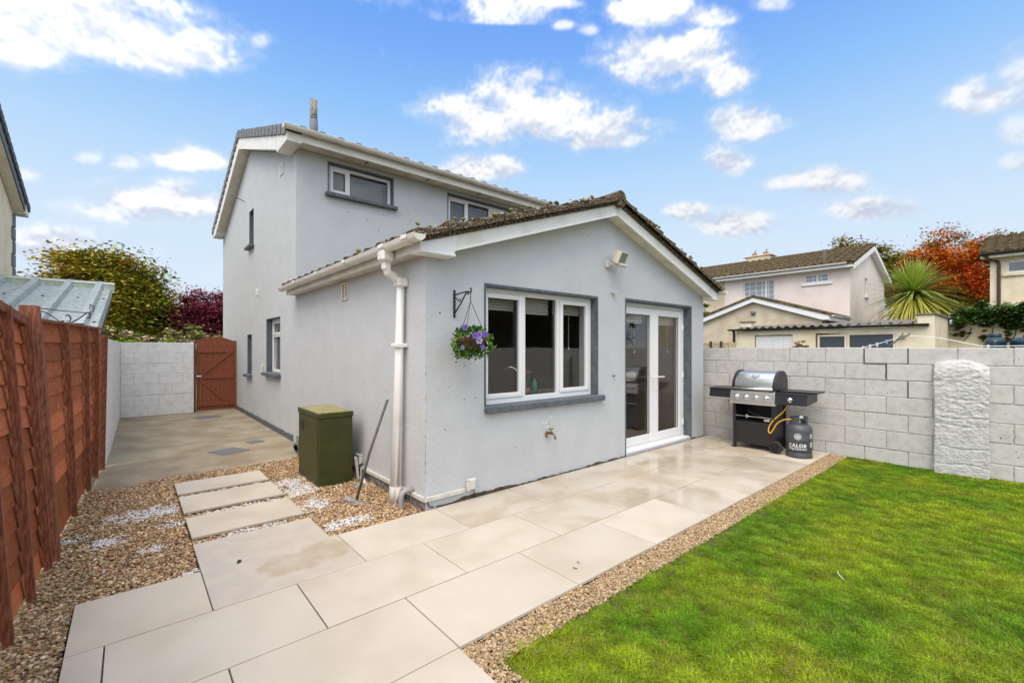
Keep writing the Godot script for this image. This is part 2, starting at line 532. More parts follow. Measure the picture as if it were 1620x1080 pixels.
	M.pink = nmat(65, [lin(.74, .64, .575), lin(.79, .69, .625), lin(.81, .72, .655)], [0.2, 0.5, 0.85], 0.01, 0.2, 0.9)
	M.cream = nmat(66, [lin(.72, .61, .42), lin(.79, .69, .50), lin(.82, .735, .56)], [0.15, 0.5, 0.85], 0.01, 0.25, 0.9)
	M.beige = nmat(67, [lin(.54, .45, .32), lin(.64, .55, .41)], [0.3, 0.7], 0.01, 0.25, 0.9)
	M.steel = mat(lin(.62, .61, .60), 0.24, 1.0)
	M.steel_brushed = mat(lin(.74, .71, .67), 0.34, 1.0)
	M.chrome = mat(lin(.75, .75, .75), 0.12, 1.0)
	M.bbq_black = mat(lin(.017, .017, .019), 0.38)
	M.cylinder = nmat(68, [lin(.055, .06, .068), lin(.075, .08, .09)], [0.3, 0.7], 0.01, 2.0, 0.4)
	M.hose = mat(lin(.65, .33, .02), 0.45)
	M.brass = mat(lin(.30, .22, .10), 0.4, 1.0)
	M.grey_pipe = mat(lin(.32, .31, .33), 0.5)
	M.old_white = nmat(69, [lin(.52, .50, .45), lin(.62, .60, .55)], [0.3, 0.6], 0.01, 1.5, 0.6)
	M.indoor = mat(lin(.22, .175, .125), 0.9)
	M.indoor_dark = mat(lin(.06, .05, .045), 0.6)
	M.indoor_floor = mat(lin(.10, .08, .06), 0.5)
	M.blind = mat(lin(.42, .41, .36), 0.7)
	M.curtain = mat(lin(.20, .20, .23), 0.9)
	M.teal = mat(lin(.02, .05, .065), 0.45)
	M.handle = mat(lin(.75, .75, .74), 0.3)
	M.plinth_dirt = nmat(70, [lin(.10, .09, .08), lin(.30, .28, .26), lin(.40, .38, .36)], [0.25, 0.5, 0.8], 0.03, 1.0, 0.95, 0.9, 0.1)
	M.lead_grey = mat(lin(.14, .15, .17), 0.7)
	M.metal_cover = nmat(71, [lin(.11, .11, .115), lin(.19, .185, .18)], [0.3, 0.7], 0.03, 3.0, 0.6, 0.6, 0.1)
	M.asbestos = nmat(72, [lin(.10, .09, .075), lin(.24, .22, .19)], [0.3, 0.7], 0.03, 0.8, 0.9)
	M.terracotta = mat(lin(.35, .13, .06), 0.8)
	M.bin = mat(lin(.012, .035, .045), 0.35)

func _ready() -> void:
	rng.seed = 20240611
	# camera
	var cam := Camera3D.new()
	cam.name = "camera"
	add_child(cam)
	cam.position = V(0, 1.5, 0)
	var yaw := deg_to_rad(49.378)
	cam.look_at_from_position(cam.position, cam.position + V(cos(yaw), 0, -sin(yaw)))
	cam.near = 0.05
	cam.far = 900.0
	cam.projection = Camera3D.PROJECTION_FRUSTUM
	cam.size = 0.05 * 1080.0 / 704.26
	cam.frustum_offset = Vector2(0, 0.05 * 11.0 / 704.26)
	# sky, exposure
	var exposure := 1.55
	var we := WorldEnvironment.new()
	we.name = "world_environment"
	add_child(we)
	var env := Environment.new()
	env.background_mode = Environment.BG_SKY
	var sm := PanoramaSkyMaterial.new()
	sm.panorama = ImageTexture.create_from_image(sky_image(1.0 / exposure))
	env.sky = Sky.new()
	env.sky.sky_material = sm
	env.tonemap_mode = Environment.TONE_MAPPER_LINEAR
	env.tonemap_exposure = exposure
	env.sdfgi_enabled = true
	env.ssao_enabled = true
	env.ssil_enabled = true
	we.environment = env
	# sun behind thin cloud
	var sun := DirectionalLight3D.new()
	sun.name = "sun"
	add_child(sun)
	sun.look_at_from_position(Vector3.ZERO, -SUN_AT)
	sun.light_color = Color(1.0, 0.93, 0.82)
	sun.light_energy = 0.5
	sun.light_angular_distance = 40.0
	sun.shadow_enabled = true
	materials()
	ground()
	house()
	extension_fittings()
	left_side()
	right_side()
	neighbours()
	trees()
	patio_things()
	lawn_and_gravel()

# ---------------------------------------------------------------- the ground and paving
var FLAT := Transform3D(Basis(Vector3(1, 0, 0), Vector3(0, 0, -1), Vector3(0, 1, 0)), Vector3.ZERO)   # plan (x, -z), up along local z
var SIDE := Transform3D(Basis(Vector3(0, 0, 1), Vector3(0, 1, 0), Vector3(-1, 0, 0)), Vector3.ZERO)   # profile (z, y), extruded along -x

func plan(pts: Array) -> PackedVector2Array:
	var out := PackedVector2Array()
	for p: Vector2 in pts: out.append(Vector2(p.x, -p.y))
	return out

func sheet(called: String, pts: Array, y: float, m: Material, thick := 0.02) -> MeshInstance3D:
	T = FLAT
	var st := begin()
	prism(st, plan(pts), y - thick, y)
	T = Transform3D()
	return structure(part(called, st, m))

func slab(x0: float, x1: float, z0: float, z1: float, parent: Node, m: Material, y := 0.0) -> void:
	var st := begin()
	var t := rng.randf_range(-0.0008, 0.0008)
	soft_box(st, V(x0 + 0.0035, y - 0.02, z0 + 0.0035), V(x1 - 0.0035, y + t, z1 - 0.0035), 0.0015)
	part("paving_slab", st, m, parent)

func ground() -> void:
	sheet("ground", [Vector2(-400, -500), Vector2(600, -500), Vector2(600, 300), Vector2(-400, 300)], -0.2, M.far_ground)
	sheet("gravel_bed", [Vector2(-0.62, -7.2), Vector2(2.2, -7.2), Vector2(2.2, -3.5), Vector2(7.7, -3.5), Vector2(7.7, 0.2), Vector2(-0.62, 0.2)], -0.062, M.earth, 0.1)
	# patio of porcelain slabs in three staggered rows
	var patio := Node3D.new()
	add(patio, "patio", self)
	structure(patio)
	T = FLAT
	var st := begin()
	prism(st, plan([Vector2(-0.235, -3.63), Vector2(2.1, -3.63), Vector2(2.1, -3.66), Vector2(7.63, -3.66), Vector2(7.63, -1.885), Vector2(1.24, -1.885), Vector2(1.24, 1.5), Vector2(-0.235, 1.5)]), -0.075, -0.012)
	prism(st, plan([Vector2(0.375, -4.165), Vector2(1.2, -4.165), Vector2(1.2, -3.63), Vector2(0.375, -3.63)]), -0.075, -0.013)
	T = Transform3D()
	part("mortar_bed", st, M.mortar, patio)
	var rows := [[-3.645, -3.05, [-0.25, 0.36, 1.265, 2.165, 3.065, 3.97, 4.875, 5.78, 6.685, 7.63]],
		[-3.05, -2.455, [-0.25, -0.1, 0.806, 1.713, 2.624, 3.53, 4.435, 5.34, 6.245, 7.15, 7.63]],
		[-2.455, -1.87, [-0.25, 0.35, 1.256, 2.169, 3.07, 3.978, 4.885, 5.79, 6.695, 7.63]],
		[-1.87, -1.275, [-0.25, -0.1, 0.806, 1.253]],
		[-1.275, -0.68, [-0.25, 0.35, 1.253]], [-0.68, -0.085, [-0.25, -0.1, 0.806, 1.253]], [-0.085, 0.51, [-0.25, 0.35, 1.253]], [0.51, 1.105, [-0.25, -0.1, 0.806, 1.253]]]
	for r in rows.size():
		var xs: Array = rows[r][2]
		for i in xs.size() - 1:
			var m: Material = M.slab[rng.randi() % 3]
			var mid: float = (xs[i] + xs[i + 1]) / 2.0
			if (r == 0 and mid > 2.2) or (r == 1 and mid > 3.0 and mid < 7.0) or (r == 2 and mid > 3.9 and mid < 7.0): m = M.slab_wet
			if r == 0 and i == 1: continue
			slab(xs[i], xs[i + 1], rows[r][0], rows[r][1], patio, m)
	# the large slab at the turn of the path, with its tan stain
	var big := begin()
	soft_box(big, V(0.3625, -0.02, -4.175), V(1.208, 0, -3.6455), 0.0015)
	soft_box(big, V(0.3625, -0.02, -3.645), V(1.2625, 0, -3.0525), 0.0015)
	part("paving_slab", big, stained(), patio)
	var path := Node3D.new()
	add(path, "stepping_path", self)
	structure(path)
	for z: Array in [[-6.2, -5.71], [-5.60, -5.03], [-4.87, -4.32]]:
		slab(0.365, 1.21, z[0], z[1], path, M.slab[rng.randi() % 3])
		st = begin()
		soft_box(st, V(0.375, -0.08, z[0] + 0.01), V(1.2, -0.021, z[1] - 0.01), 0.004)
		part("mortar_bed", st, M.mortar, path)
	# old concrete of the side passage
	var edge := [Vector2(-0.33, -6.62), Vector2(-0.24, -6.50), Vector2(-0.14, -6.44), Vector2(-0.02, -6.41), Vector2(0.10, -6.44), Vector2(0.24, -6.53), Vector2(0.36, -6.60), Vector2(0.55, -6.66), Vector2(0.85, -6.62), Vector2(1.15, -6.64), Vector2(1.5, -6.58), Vector2(1.72, -6.70), Vector2(1.86, -7.0), Vector2(1.95, -7.6), Vector2(2.07, -7.95), Vector2(2.085, -14.2), Vector2(1.2, -14.2), Vector2(-0.25, -14.2), Vector2(-0.30, -7.9)]
	sheet("concrete_path", edge, -0.06, M.concrete, 0.11)
	sheet("driveway", [Vector2(-0.3, -14.22), Vector2(2.2, -14.22), Vector2(4, -26), Vector2(-2, -26)], -0.08, M.concrete, 0.05)
	for c: Array in [[Vector2(1.13, -7.93), 0.23, 0.19, 0.4, "larger dark square drain cover in the concrete nearest the stepping path"], [Vector2(1.58, -8.42), 0.12, 0.08, 0.3, "small dark drain cover in the concrete near the house plinth"], [Vector2(1.33, -12.13), 0.26, 0.2, 0.3, "dark drain cover in the concrete in front of the brown gate"]]:
		var cover := thing("drain_cover", c[4], "drain cover", V(c[0].x, -0.06, c[0].y), "drain covers in the concrete")
		T = Transform3D(Basis(Vector3.UP, c[3]), V(c[0].x, -0.06, c[0].y))
		st = begin()
		soft_box(st, V(-c[1] * .78, -0.02, -c[2]), V(c[1] * .78, 0.006, c[2]), 0.003)
		part("plate", st, M.metal_cover, cover)
		st = begin()
		for k: float in [-1.0, 1.0]:
			soft_box(st, V(k * (c[1] * .78 + 0.009) - 0.009, -0.02, -c[2] - 0.018), V(k * (c[1] * .78 + 0.009) + 0.009, 0.008, c[2] + 0.018), 0.003)
			soft_box(st, V(-c[1] * .78, -0.02, k * (c[2] + 0.009) - 0.009), V(c[1] * .78, 0.0075, k * (c[2] + 0.009) + 0.009), 0.003)
		part("rim", st, M.lead_grey, cover)
		T = Transform3D()

func stained() -> StandardMaterial3D:
	var n := FastNoiseLite.new()
	n.seed = 77
	n.frequency = 0.02
	n.fractal_octaves = 4
	var im := Image.create(256, 256, false, Image.FORMAT_RGB8)
	var clean := lin(.52, .455, .37)
	var tan_ := lin(.38, .29, .18)
	for y in 256:
		for x in 256:
			var f := n.get_noise_2d(x, y)
			var u := (x - 150) / 92.0
			var v := (y - 176) / 42.0
			v -= u * -0.35
			var s := smoothstep(0.0, 0.7, 1.15 - u * u - v * v + f * 0.8) * (0.55 + 0.45 * smoothstep(-0.3, 0.4, f + 0.1))
			im.set_pixel(x, y, clean.darkened(0.05 * (f + 0.3)).lerp(tan_, s * 0.55))
	var m := mat(Color.WHITE, 0.45)
	m.albedo_texture = ImageTexture.create_from_image(im)
	m.uv1_triplanar = true
	m.uv1_world_triplanar = true
	m.uv1_scale = Vector3(1 / 1.13, 1 / 1.13, 1 / 1.13)
	m.uv1_offset = Vector3(-0.36 / 1.13, 0, 4.18 / 1.13)
	return m

# ---------------------------------------------------------------- the house
const RIDGE_Z := -11.72
const RIDGE_Y := 6.42
const SLOPE := 0.3436

func main_roof(z: float) -> float:
	return RIDGE_Y - SLOPE * absf(z - RIDGE_Z)

func ext_roof(x: float) -> float:
	return 3.465 - 0.325 * absf(x - 4.79)

func reveal(parent: Node, tr: Transform3D, w: float, h: float, depth: float, sill_out: float, sill_over := 0.06, face := true) -> void:
	T = tr
	var st := begin()
	var t := 0.004
	box(st, V(0.001, 0, -depth), V(t, h - t, 0.001))
	box(st, V(w - t, 0, -depth), V(w - 0.001, h - t, 0.001))
	box(st, V(0.001, h - t, -depth), V(w - 0.001, h - 0.001, 0.001))
	if face:
		box(st, V(-0.022, 0, 0), V(0, h, 0.004)); box(st, V(w, 0, 0), V(w + 0.022, h, 0.004)); box(st, V(-0.022, h, 0), V(w + 0.022, h + 0.025, 0.004))
	part("window_reveal", st, M.slate_paint, parent)
	if sill_out > 0.0:
		st = begin()
		soft_box(st, V(t, -0.05, -depth - 0.02), V(w - t, 0.0, 0.0), 0.004)
		soft_box(st, V(-sill_over, -0.065, 0.001), V(w + sill_over, -0.003, sill_out), 0.008)
		part("sill", st, M.slate_paint, parent)
	T = Transform3D()

func half_round_gutter(a: Vector3, b: Vector3, r: float) -> SurfaceTool:
	var st := begin(true)
	var d := (b - a).normalized()
	var s := d.cross(Vector3.UP).normalized()
	var prof := []
	for k in 9: prof.append(Vector2(-cos(PI * k / 8.0), -sin(PI * k / 8.0)))
	for k in 8:
		for q: float in [1.0, 0.9]:
			var p0: Vector3 = (s * prof[k].x + Vector3.UP * prof[k].y) * r * q
			var p1: Vector3 = (s * prof[k + 1].x + Vector3.UP * prof[k + 1].y) * r * q
			if q == 1.0: quad(st, a + p1, a + p0, b + p0, b + p1)
			else: quad(st, a + p0, a + p1, b + p1, b + p0)
	st.set_smooth_group(-1)
	for e: Vector3 in [a, b]:
		for k in 8:
			tri(st, e, e + (s * prof[k].x + Vector3.UP * prof[k].y) * r, e + (s * prof[k + 1].x + Vector3.UP * prof[k + 1].y) * r)
	for q: float in [-1.0, 1.0]:
		var c := s * q * r * 0.95
		tube(st, [a + c, b + c], r * 0.10, 6)
	return st

func house() -> void:
	var h := thing("house", "two storey grey rendered house with single storey rear extension and white gutters", "house", V(2.085, 0, -3.669))
	# walls
	var st := begin()
	T = facing(V(0, 0, -3.669), Vector3.BACK)
	wall(st, [Vector2(2.085, 2.44), Vector2(4.79, 3.27), Vector2(7.49, 2.44)], -0.1, [Rect2(2.789, 0.895, 1.814, 1.255), Rect2(5.238, 0.03, 1.819, 2.146)], 0.3)
	part("wall", st, M.paint, h)
	st = begin()
	T = facing(V(2.085, 0, 0), Vector3.LEFT)
	wall(st, [Vector2(-7.936, 2.44), Vector2(-3.669, 2.44)], 0.055, [], 0.3)
	part("wall", st, M.paint, h)
	st = begin()
	wall(st, [Vector2(-15.6, main_roof(-15.6) - 0.38), Vector2(RIDGE_Z, RIDGE_Y - 0.38), Vector2(-7.936, main_roof(-7.936) - 0.38)], -0.12, [Rect2(-11.76, 3.82, 0.48, 0.82), Rect2(-11.98, 0.91, 0.5, 0.91), Rect2(-10.06, 1.025, 1.1, 1.065)], 0.3)
	part("wall", st, M.paint, h)
	st = begin()
	T = facing(V(0, 0, -7.936), Vector3.BACK)
	wall(st, [Vector2(2.085, 4.83), Vector2(11.0, 4.83)], -0.1, [Rect2(2.616, 4.2, 1.186, 0.525), Rect2(5.048, 3.5, 1.72, 1.235)], 0.3)
	part("wall", st, M.paint, h)
	st = begin()
	T = facing(V(0, 0, -15.6), Vector3.FORWARD)
	wall(st, [Vector2(-11.0, 4.83), Vector2(-2.085, 4.83)], -0.1, [], 0.3)
	part("wall", st, M.paint, h)
	st = begin()
	T = facing(V(11.0, 0, 0), Vector3.RIGHT)
	wall(st, [Vector2(7.936, main_roof(-7.936) - 0.38), Vector2(-RIDGE_Z, RIDGE_Y - 0.38), Vector2(15.6, main_roof(-15.6) - 0.38)], -0.1, [], 0.3)
	part("wall", st, M.paint, h)
	st = begin()
	T = facing(V(7.49, 0, 0), Vector3.RIGHT)
	wall(st, [Vector2(3.669, 2.44), Vector2(7.936, 2.44)], -0.1, [], 0.3)
	part("wall", st, M.paint, h)
	T = Transform3D()
	st = begin()                                                              # rough footing that shows under the render
	box(st, V(2.10, -0.2, -7.93), V(2.35, 0.054, -3.68))
	part("footing", st, M.plinth_dirt, h)
	st = begin()
	for k in 20:
		var z0 := -13.9 + k * 0.29
		soft_box(st, V(2.062, -0.1, z0), V(2.0845, 0.035 + rng.randf_range(-0.008, 0.008), z0 + 0.289), 0.004)
	part("plinth", st, M.slate_paint, h)
	for k in 15:                                                              # quoins on the front corner
		st = begin()
		var w := 0.42 if k % 2 else 0.26
		soft_box(st, V(2.09, -0.05 + k * 0.325, -15.64 - 0.02 * (k % 2)), V(2.085 + w, 0.25 + k * 0.325, -15.55), 0.015)
		part("quoin", st, M.lead_grey, h)
	# inside: floors and ceilings, so that the rooms are closed and dark
	st = begin()
	box(st, V(2.39, -0.1, -7.9), V(7.18, 0.01, -3.98))
	part("kitchen_floor", st, M.indoor_floor, h)
	st = begin()
	box(st, V(2.1, 2.36, -7.93), V(7.47, 2.41, -3.68))
	part("ceiling", st, M.indoor, h)
	st = begin()
	box(st, V(2.4, -0.1, -15.3), V(10.7, 0.0, -8.24)); box(st, V(2.4, 2.5, -15.3), V(10.7, 2.7, -8.24)); box(st, V(2.4, 4.75, -15.55), V(10.95, 4.82, -7.95))
	part("floor", st, M.indoor_dark, h)
	st = begin()
	box(st, V(2.395, 0.011, -7.92), V(7.17, 2.359, -7.90)); box(st, V(7.16, 0.011, -7.9), V(7.18, 2.359, -3.98)); box(st, V(2.395, 0.011, -7.9), V(2.41, 2.359, -3.98))
	part("kitchen_wall", st, M.indoor, h)
	roof_main(h)
	roof_extension(h)
	# windows
	var tr := facing(V(2.789, 0.897, -3.669), Vector3.BACK)
	reveal(h, tr, 1.814, 1.253, 0.11, 0.06, 0.0)
	T = facing(V(2.789, 0.897, -3.669), Vector3.BACK)
	st = begin()
	soft_box(st, V(-0.022, -0.072, 0.003), V(1.915, -0.004, 0.062), 0.008)
	part("sill", st, M.slate_paint, h)
	window(h, "window", tr, 1.81, 1.25, [[0.05, 0.60, 0.06, 1.20, true], [0.65, 1.165, 0.06, 1.20, false], [1.22, 1.76, 0.06, 1.20, true]], 0.055, M.white, 0.1)
	tr = facing(V(2.616, 4.202, -7.936), Vector3.BACK)
	reveal(h, tr, 1.186, 0.522, 0.09, 0.09, 0.07)
	window(h, "window", tr, 1.182, 0.52, [[0.05, 0.36, 0.05, 0.47, true], [0.40, 1.13, 0.05, 0.47, false]], 0.05, M.white, 0.085)
	tr = facing(V(5.048, 3.502, -7.936), Vector3.BACK)
	reveal(h, tr, 1.72, 1.23, 0.09, 0.09, 0.07)
	window(h, "window", tr, 1.716, 1.228, [[0.05, 0.52, 0.05, 1.178, true], [0.57, 1.14, 0.05, 1.178, false], [1.19, 1.666, 0.05, 1.178, true]], 0.05, M.white, 0.085)
	tr = facing(V(2.085, 1.028, -10.06), Vector3.LEFT)
	reveal(h, tr, 1.1, 1.06, 0.12, 0.09, 0.05, false)
	window(h, "window", tr, 1.096, 1.058, [[0.05, 1.046, 0.05, 0.70, false], [0.05, 1.046, 0.74, 1.008, true]], 0.05, M.white, 0.11)
	tr = facing(V(2.085, 0.913, -11.98), Vector3.LEFT)
	reveal(h, tr, 0.5, 0.905, 0.12, 0.09, 0.05, false)
	window(h, "window", tr, 0.496, 0.903, [[0.05, 0.446, 0.05, 0.853, false]], 0.05, M.white, 0.11)
	tr = facing(V(2.085, 3.823, -11.76), Vector3.LEFT)
	reveal(h, tr, 0.48, 0.815, 0.14, 0.1, 0.06, false)
	window(h, "window", tr, 0.476, 0.813, [[0.05, 0.426, 0.05, 0.763, false]], 0.05, M.white, 0.14)
	# blinds and curtains that close the view in
	st = begin()
	box(st, V(2.7, 4.1, -8.32), V(3.75, 4.75, -8.30)); box(st, V(5.1, 3.4, -8.32), V(6.7, 4.75, -8.30))
	part("blind", st, M.curtain, h)
	st = begin()
	for k in 9: box(st, V(2.26 + 0.02 * (k % 2), 1.0, -10.02 + k * 0.115), V(2.275 + 0.02 * (k % 2), 2.1, -9.925 + k * 0.115))
	part("blind", st, M.curtain, h)
	for b: Array in [[2.86, 3.38, 1.93], [3.46, 3.95, 1.91], [4.03, 4.53, 1.93], [5.36, 6.0, 1.88], [6.3, 6.94, 1.88]]:
		st = begin()
		var cord: bool = b[0] > 4.0
		for k in 8: soft_box(st, V(b[0], b[2] + k * 0.03, -3.93 + 0.006 * (k % 2)), V(b[1], b[2] + 0.026 + k * 0.03, -3.915 + 0.006 * (k % 2)), 0.003)
		if cord: tube(st, [V(b[1] - 0.22, b[2], -3.90), V(b[1] - 0.22, b[2] - 0.42, -3.90)], 0.003, 5)
		if cord: soft_box(st, V(b[1] - 0.23, b[2] - 0.45, -3.91), V(b[1] - 0.21, b[2] - 0.42, -3.89), 0.004)
		part("blind", st, M.blind, h)
	french_doors(h)
	T = Transform3D()

func french_doors(h: Node3D) -> void:
	var tr := facing(V(5.238, 0.0, -3.669), Vector3.BACK)
	T = tr
	var st := begin()
	box(st, V(0.001, 0, -0.13), V(0.005, 2.17, 0.001)); box(st, V(1.814, 0, -0.13), V(1.818, 2.17, 0.001)); box(st, V(0.001, 2.17, -0.13), V(1.818, 2.175, 0.001))
	box(st, V(-0.022, 0, 0), V(0, 2.176, 0.004)); box(st, V(1.819, 0, 0), V(1.841, 2.176, 0.004)); box(st, V(-0.022, 2.176, 0), V(1.841, 2.201, 0.004))
	part("door_reveal", st, M.slate_paint, h)
	st = begin()
	soft_box(st, V(0.006, 0.0, -0.19), V(0.06, 2.168, -0.125), 0.004); soft_box(st, V(1.758, 0.0, -0.19), V(1.812, 2.168, -0.125), 0.004)
	soft_box(st, V(0.06, 2.115, -0.189), V(1.758, 2.168, -0.126), 0.004)
	soft_box(st, V(0.006, 0.0, -0.19), V(1.812, 0.05, -0.02), 0.006)
	soft_box(st, V(0.06, 0.05, -0.189), V(1.758, 0.075, -0.118), 0.004)
	part("door_frame", st, M.white, h)
	for k in 2:
		var d := holder("door", h)
		T = tr
		var x0 := 0.065 + k * 0.845
		var x1 := x0 + 0.842
		var s := 0.105
		st = begin()
		soft_box(st, V(x0, 0.08, -0.175), V(x0 + s, 2.11, -0.112), 0.006); soft_box(st, V(x1 - s, 0.08, -0.175), V(x1, 2.11, -0.112), 0.006)
		soft_box(st, V(x0 + s, 0.08, -0.174), V(x1 - s, 0.20, -0.113), 0.006); soft_box(st, V(x0 + s, 2.11 - s, -0.174), V(x1 - s, 2.11, -0.113), 0.006)
		part("sash", st, M.white, d)
		st = begin()
		for zz: float in [-0.145, -0.163]: quad(st, V(x0 + s, 0.20, zz), V(x1 - s, 0.20, zz), V(x1 - s, 2.11 - s, zz), V(x0 + s, 2.11 - s, zz))
		part("pane", st, M.glass, d)
		st = begin()
		for e: Array in [[x0 + s, x0 + s + 0.007, 0.20, 2.005], [x1 - s - 0.007, x1 - s, 0.20, 2.005], [x0 + s, x1 - s, 0.20, 0.207], [x0 + s, x1 - s, 1.998, 2.005]]:
			box(st, V(e[0], e[2], -0.143), V(e[1], e[3], -0.138))
		part("seal", st, M.rubber, d)
		st = begin()
		var hx := (x1 - 0.055) if k == 0 else (x0 + 0.055)
		var dir := -1.0 if k == 0 else 1.0
		soft_box(st, V(hx - 0.016, 0.86, -0.112), V(hx + 0.016, 1.10, -0.100), 0.005)
		tube(st, [V(hx, 1.06, -0.10), V(hx, 1.06, -0.065), V(hx + dir * 0.02, 1.06, -0.058), V(hx + dir * 0.125, 1.06, -0.055)], 0.010, 8)
		tube(st, [V(hx, 0.90, -0.10), V(hx, 0.90, -0.093)], 0.011, 10)
		part("handle", st, M.handle, d)
		for y: float in [0.28, 1.06, 1.85]:
			st = begin()
			var ox := (x0 - 0.022) if k == 0 else (x1 - 0.006)
			soft_box(st, V(ox, y - 0.05, -0.128), V(ox + 0.028, y + 0.05, -0.098), 0.006)
			part("hinge", st, M.handle, d)
	T = Transform3D()

func verge(parent: Node, called: String, o: Vector3, up: Vector3, out: Vector3, n: int, pitch: float, width: float, drop: float, rise: float, m: Material, wear := 0.0) -> void:
	var nrm := up.cross(out).normalized()
	if nrm.y < 0: nrm = -nrm
	for k in n:                                                               # capping tiles of a gable edge, one over the next
		var c := o + up * (k * pitch)
		var w := rng.randf_range(-wear, wear)
		T = Transform3D(Basis(-out, nrm, (-out).cross(nrm)), c)
		var sgn := signf(T.basis.z.dot(up))
		var z0 := minf(0.0, sgn * (pitch + 0.03))
		var z1 := maxf(0.0, sgn * (pitch + 0.03))
		var st := begin()
		var lift := 0.012
		T.origin += nrm * w
		T.basis = Basis(T.basis.x, sgn * lift / pitch * 1.0) * T.basis
		soft_box(st, V(0.0, -0.02, z0), V(width, rise, z1), 0.01)
		soft_box(st, V(-0.006, -drop, z0 + 0.035), V(0.022, rise - 0.002, z1 - 0.055), 0.006)
		part(called, st, m, parent)
	T = Transform3D()

func roof_main(h: Node3D) -> void:
	var run := 4.175
	var len_ := run * sqrt(1 + SLOPE * SLOPE)
	var eave_y := RIDGE_Y - SLOPE * run
	var roof := holder("roof", h)
	T = SIDE
	var st := begin()
	prism(st, PackedVector2Array([Vector2(RIDGE_Z - run + 0.09, eave_y - 0.08), Vector2(RIDGE_Z - run + 0.09, eave_y - 0.015), Vector2(RIDGE_Z, RIDGE_Y - 0.045), Vector2(RIDGE_Z + run - 0.09, eave_y - 0.015), Vector2(RIDGE_Z + run - 0.09, eave_y - 0.08), Vector2(RIDGE_Z, RIDGE_Y - 0.11)]), -11.2, -1.90)
	part("roof_deck", st, M.roof_dark, roof)
	T = Transform3D()
	var up_r := V(0, SLOPE, -1).normalized()
	var up_f := V(0, SLOPE, 1).normalized()
	var pitch := len_ / 12.0
	st = begin()
	tiles(st, V(1.93, eave_y - 0.04, RIDGE_Z + run), Vector3.RIGHT, up_r, 31, 12, 0.3, pitch, 0.045, 0.02, 0.0, 1)
	tiles(st, V(1.93, eave_y - 0.04, RIDGE_Z - run), Vector3.RIGHT, up_f, 31, 12, 0.3, pitch, 0.045, 0.02)
	stuff(part("roof_tiling", st, M.roof_dark, roof))
	st = begin()
	tiles(st, Vector3.ZERO, Vector3.RIGHT, up_r, 1, 1, 0.3, pitch + 0.05, 0.045, 0.012)
	var one := done(st)
	for i in 31:                                                              # the lowest course, whose ends show above the gutter
		var t := mesh("roof_tile", one, M.roof_dark, roof)
		t.position = V(1.93 + i * 0.3, eave_y - 0.012 + rng.randf_range(-0.004, 0.004), RIDGE_Z + run + 0.02)
	st = begin()
	for k in 31: tube(st, [V(1.93 + k * 0.3, RIDGE_Y - 0.02, RIDGE_Z), V(2.24 + k * 0.3, RIDGE_Y - 0.02, RIDGE_Z)], [0.11, 0.12], 10)
	part("ridge_tile", st, M.roof_dark, roof)
	verge(roof, "verge_tile", V(1.84, eave_y - 0.01, RIDGE_Z + run), up_r, Vector3.LEFT, 15, len_ / 15.0, 0.16, 0.13, 0.04, M.verge)
	verge(roof, "verge_tile", V(1.84, eave_y - 0.01, RIDGE_Z - run), up_f, Vector3.LEFT, 15, len_ / 15.0, 0.16, 0.13, 0.04, M.verge)
	# bargeboards, sloping soffits, box ends
	for s: float in [1.0, -1.0]:
		var z_eave := RIDGE_Z + s * 3.55
		T = SIDE
		st = begin()
		var y1 := main_roof(z_eave)
		prism(st, PackedVector2Array([Vector2(RIDGE_Z, RIDGE_Y - 0.10), Vector2(RIDGE_Z, RIDGE_Y - 0.39), Vector2(z_eave, y1 - 0.39), Vector2(z_eave, y1 - 0.10)]), -1.885, -1.865)
		part("bargeboard", st, M.pvc, h)
		st = begin()
		for k in 34:
			var a := RIDGE_Z + s * (0.02 + k * 0.105)
			var b := a + s * 0.099
			if absf(b - RIDGE_Z) > 3.56: break
			prism(st, PackedVector2Array([Vector2(a, main_roof(a) - 0.37), Vector2(b, main_roof(b) - 0.37), Vector2(b, main_roof(b) - 0.355), Vector2(a, main_roof(a) - 0.355)]), -2.084, -1.886)
		stuff(part("soffit_boards", st, M.cream_board, h))
		var zo := RIDGE_Z + s * 4.12
		st = begin()
		prism(st, PackedVector2Array([Vector2(z_eave - s * 0.04, 4.775), Vector2(zo, 4.775), Vector2(zo, main_roof(zo) - 0.09), Vector2(z_eave - s * 0.1, main_roof(z_eave) - 0.08), Vector2(z_eave - s * 0.1, 4.90)]), -2.083, -1.858)
		part("box_end", st, M.pvc, h)
		T = Transform3D()
		var fz0 := minf(zo, zo - s * 0.02)
		st = begin()
		box(st, V(2.084, 4.80, fz0), V(11.15, main_roof(zo) - 0.06, fz0 + 0.02))
		part("fascia", st, M.pvc, h)
		st = begin()
		for k in 3:
			var a := RIDGE_Z + s * (3.79 + k * 0.106)
			box(st, V(2.086, 4.832, minf(a, a + s * 0.1)), V(11.1, 4.842, maxf(a, a + s * 0.1)))
		part("soffit", st, M.cream_board, h)
		if s > 0:
			for k in 7:
				st = begin()
				box(st, V(3.2 + k * 1.25, 4.829, -7.84), V(3.235 + k * 1.25, 4.833, -7.62))
				part("soffit_joint", st, M.lead_grey, h)
	st = half_round_gutter(V(1.79, 4.975, RIDGE_Z + 4.205), V(11.2, 4.975, RIDGE_Z + 4.205), 0.062)
	part("gutter", st, M.pvc, h)
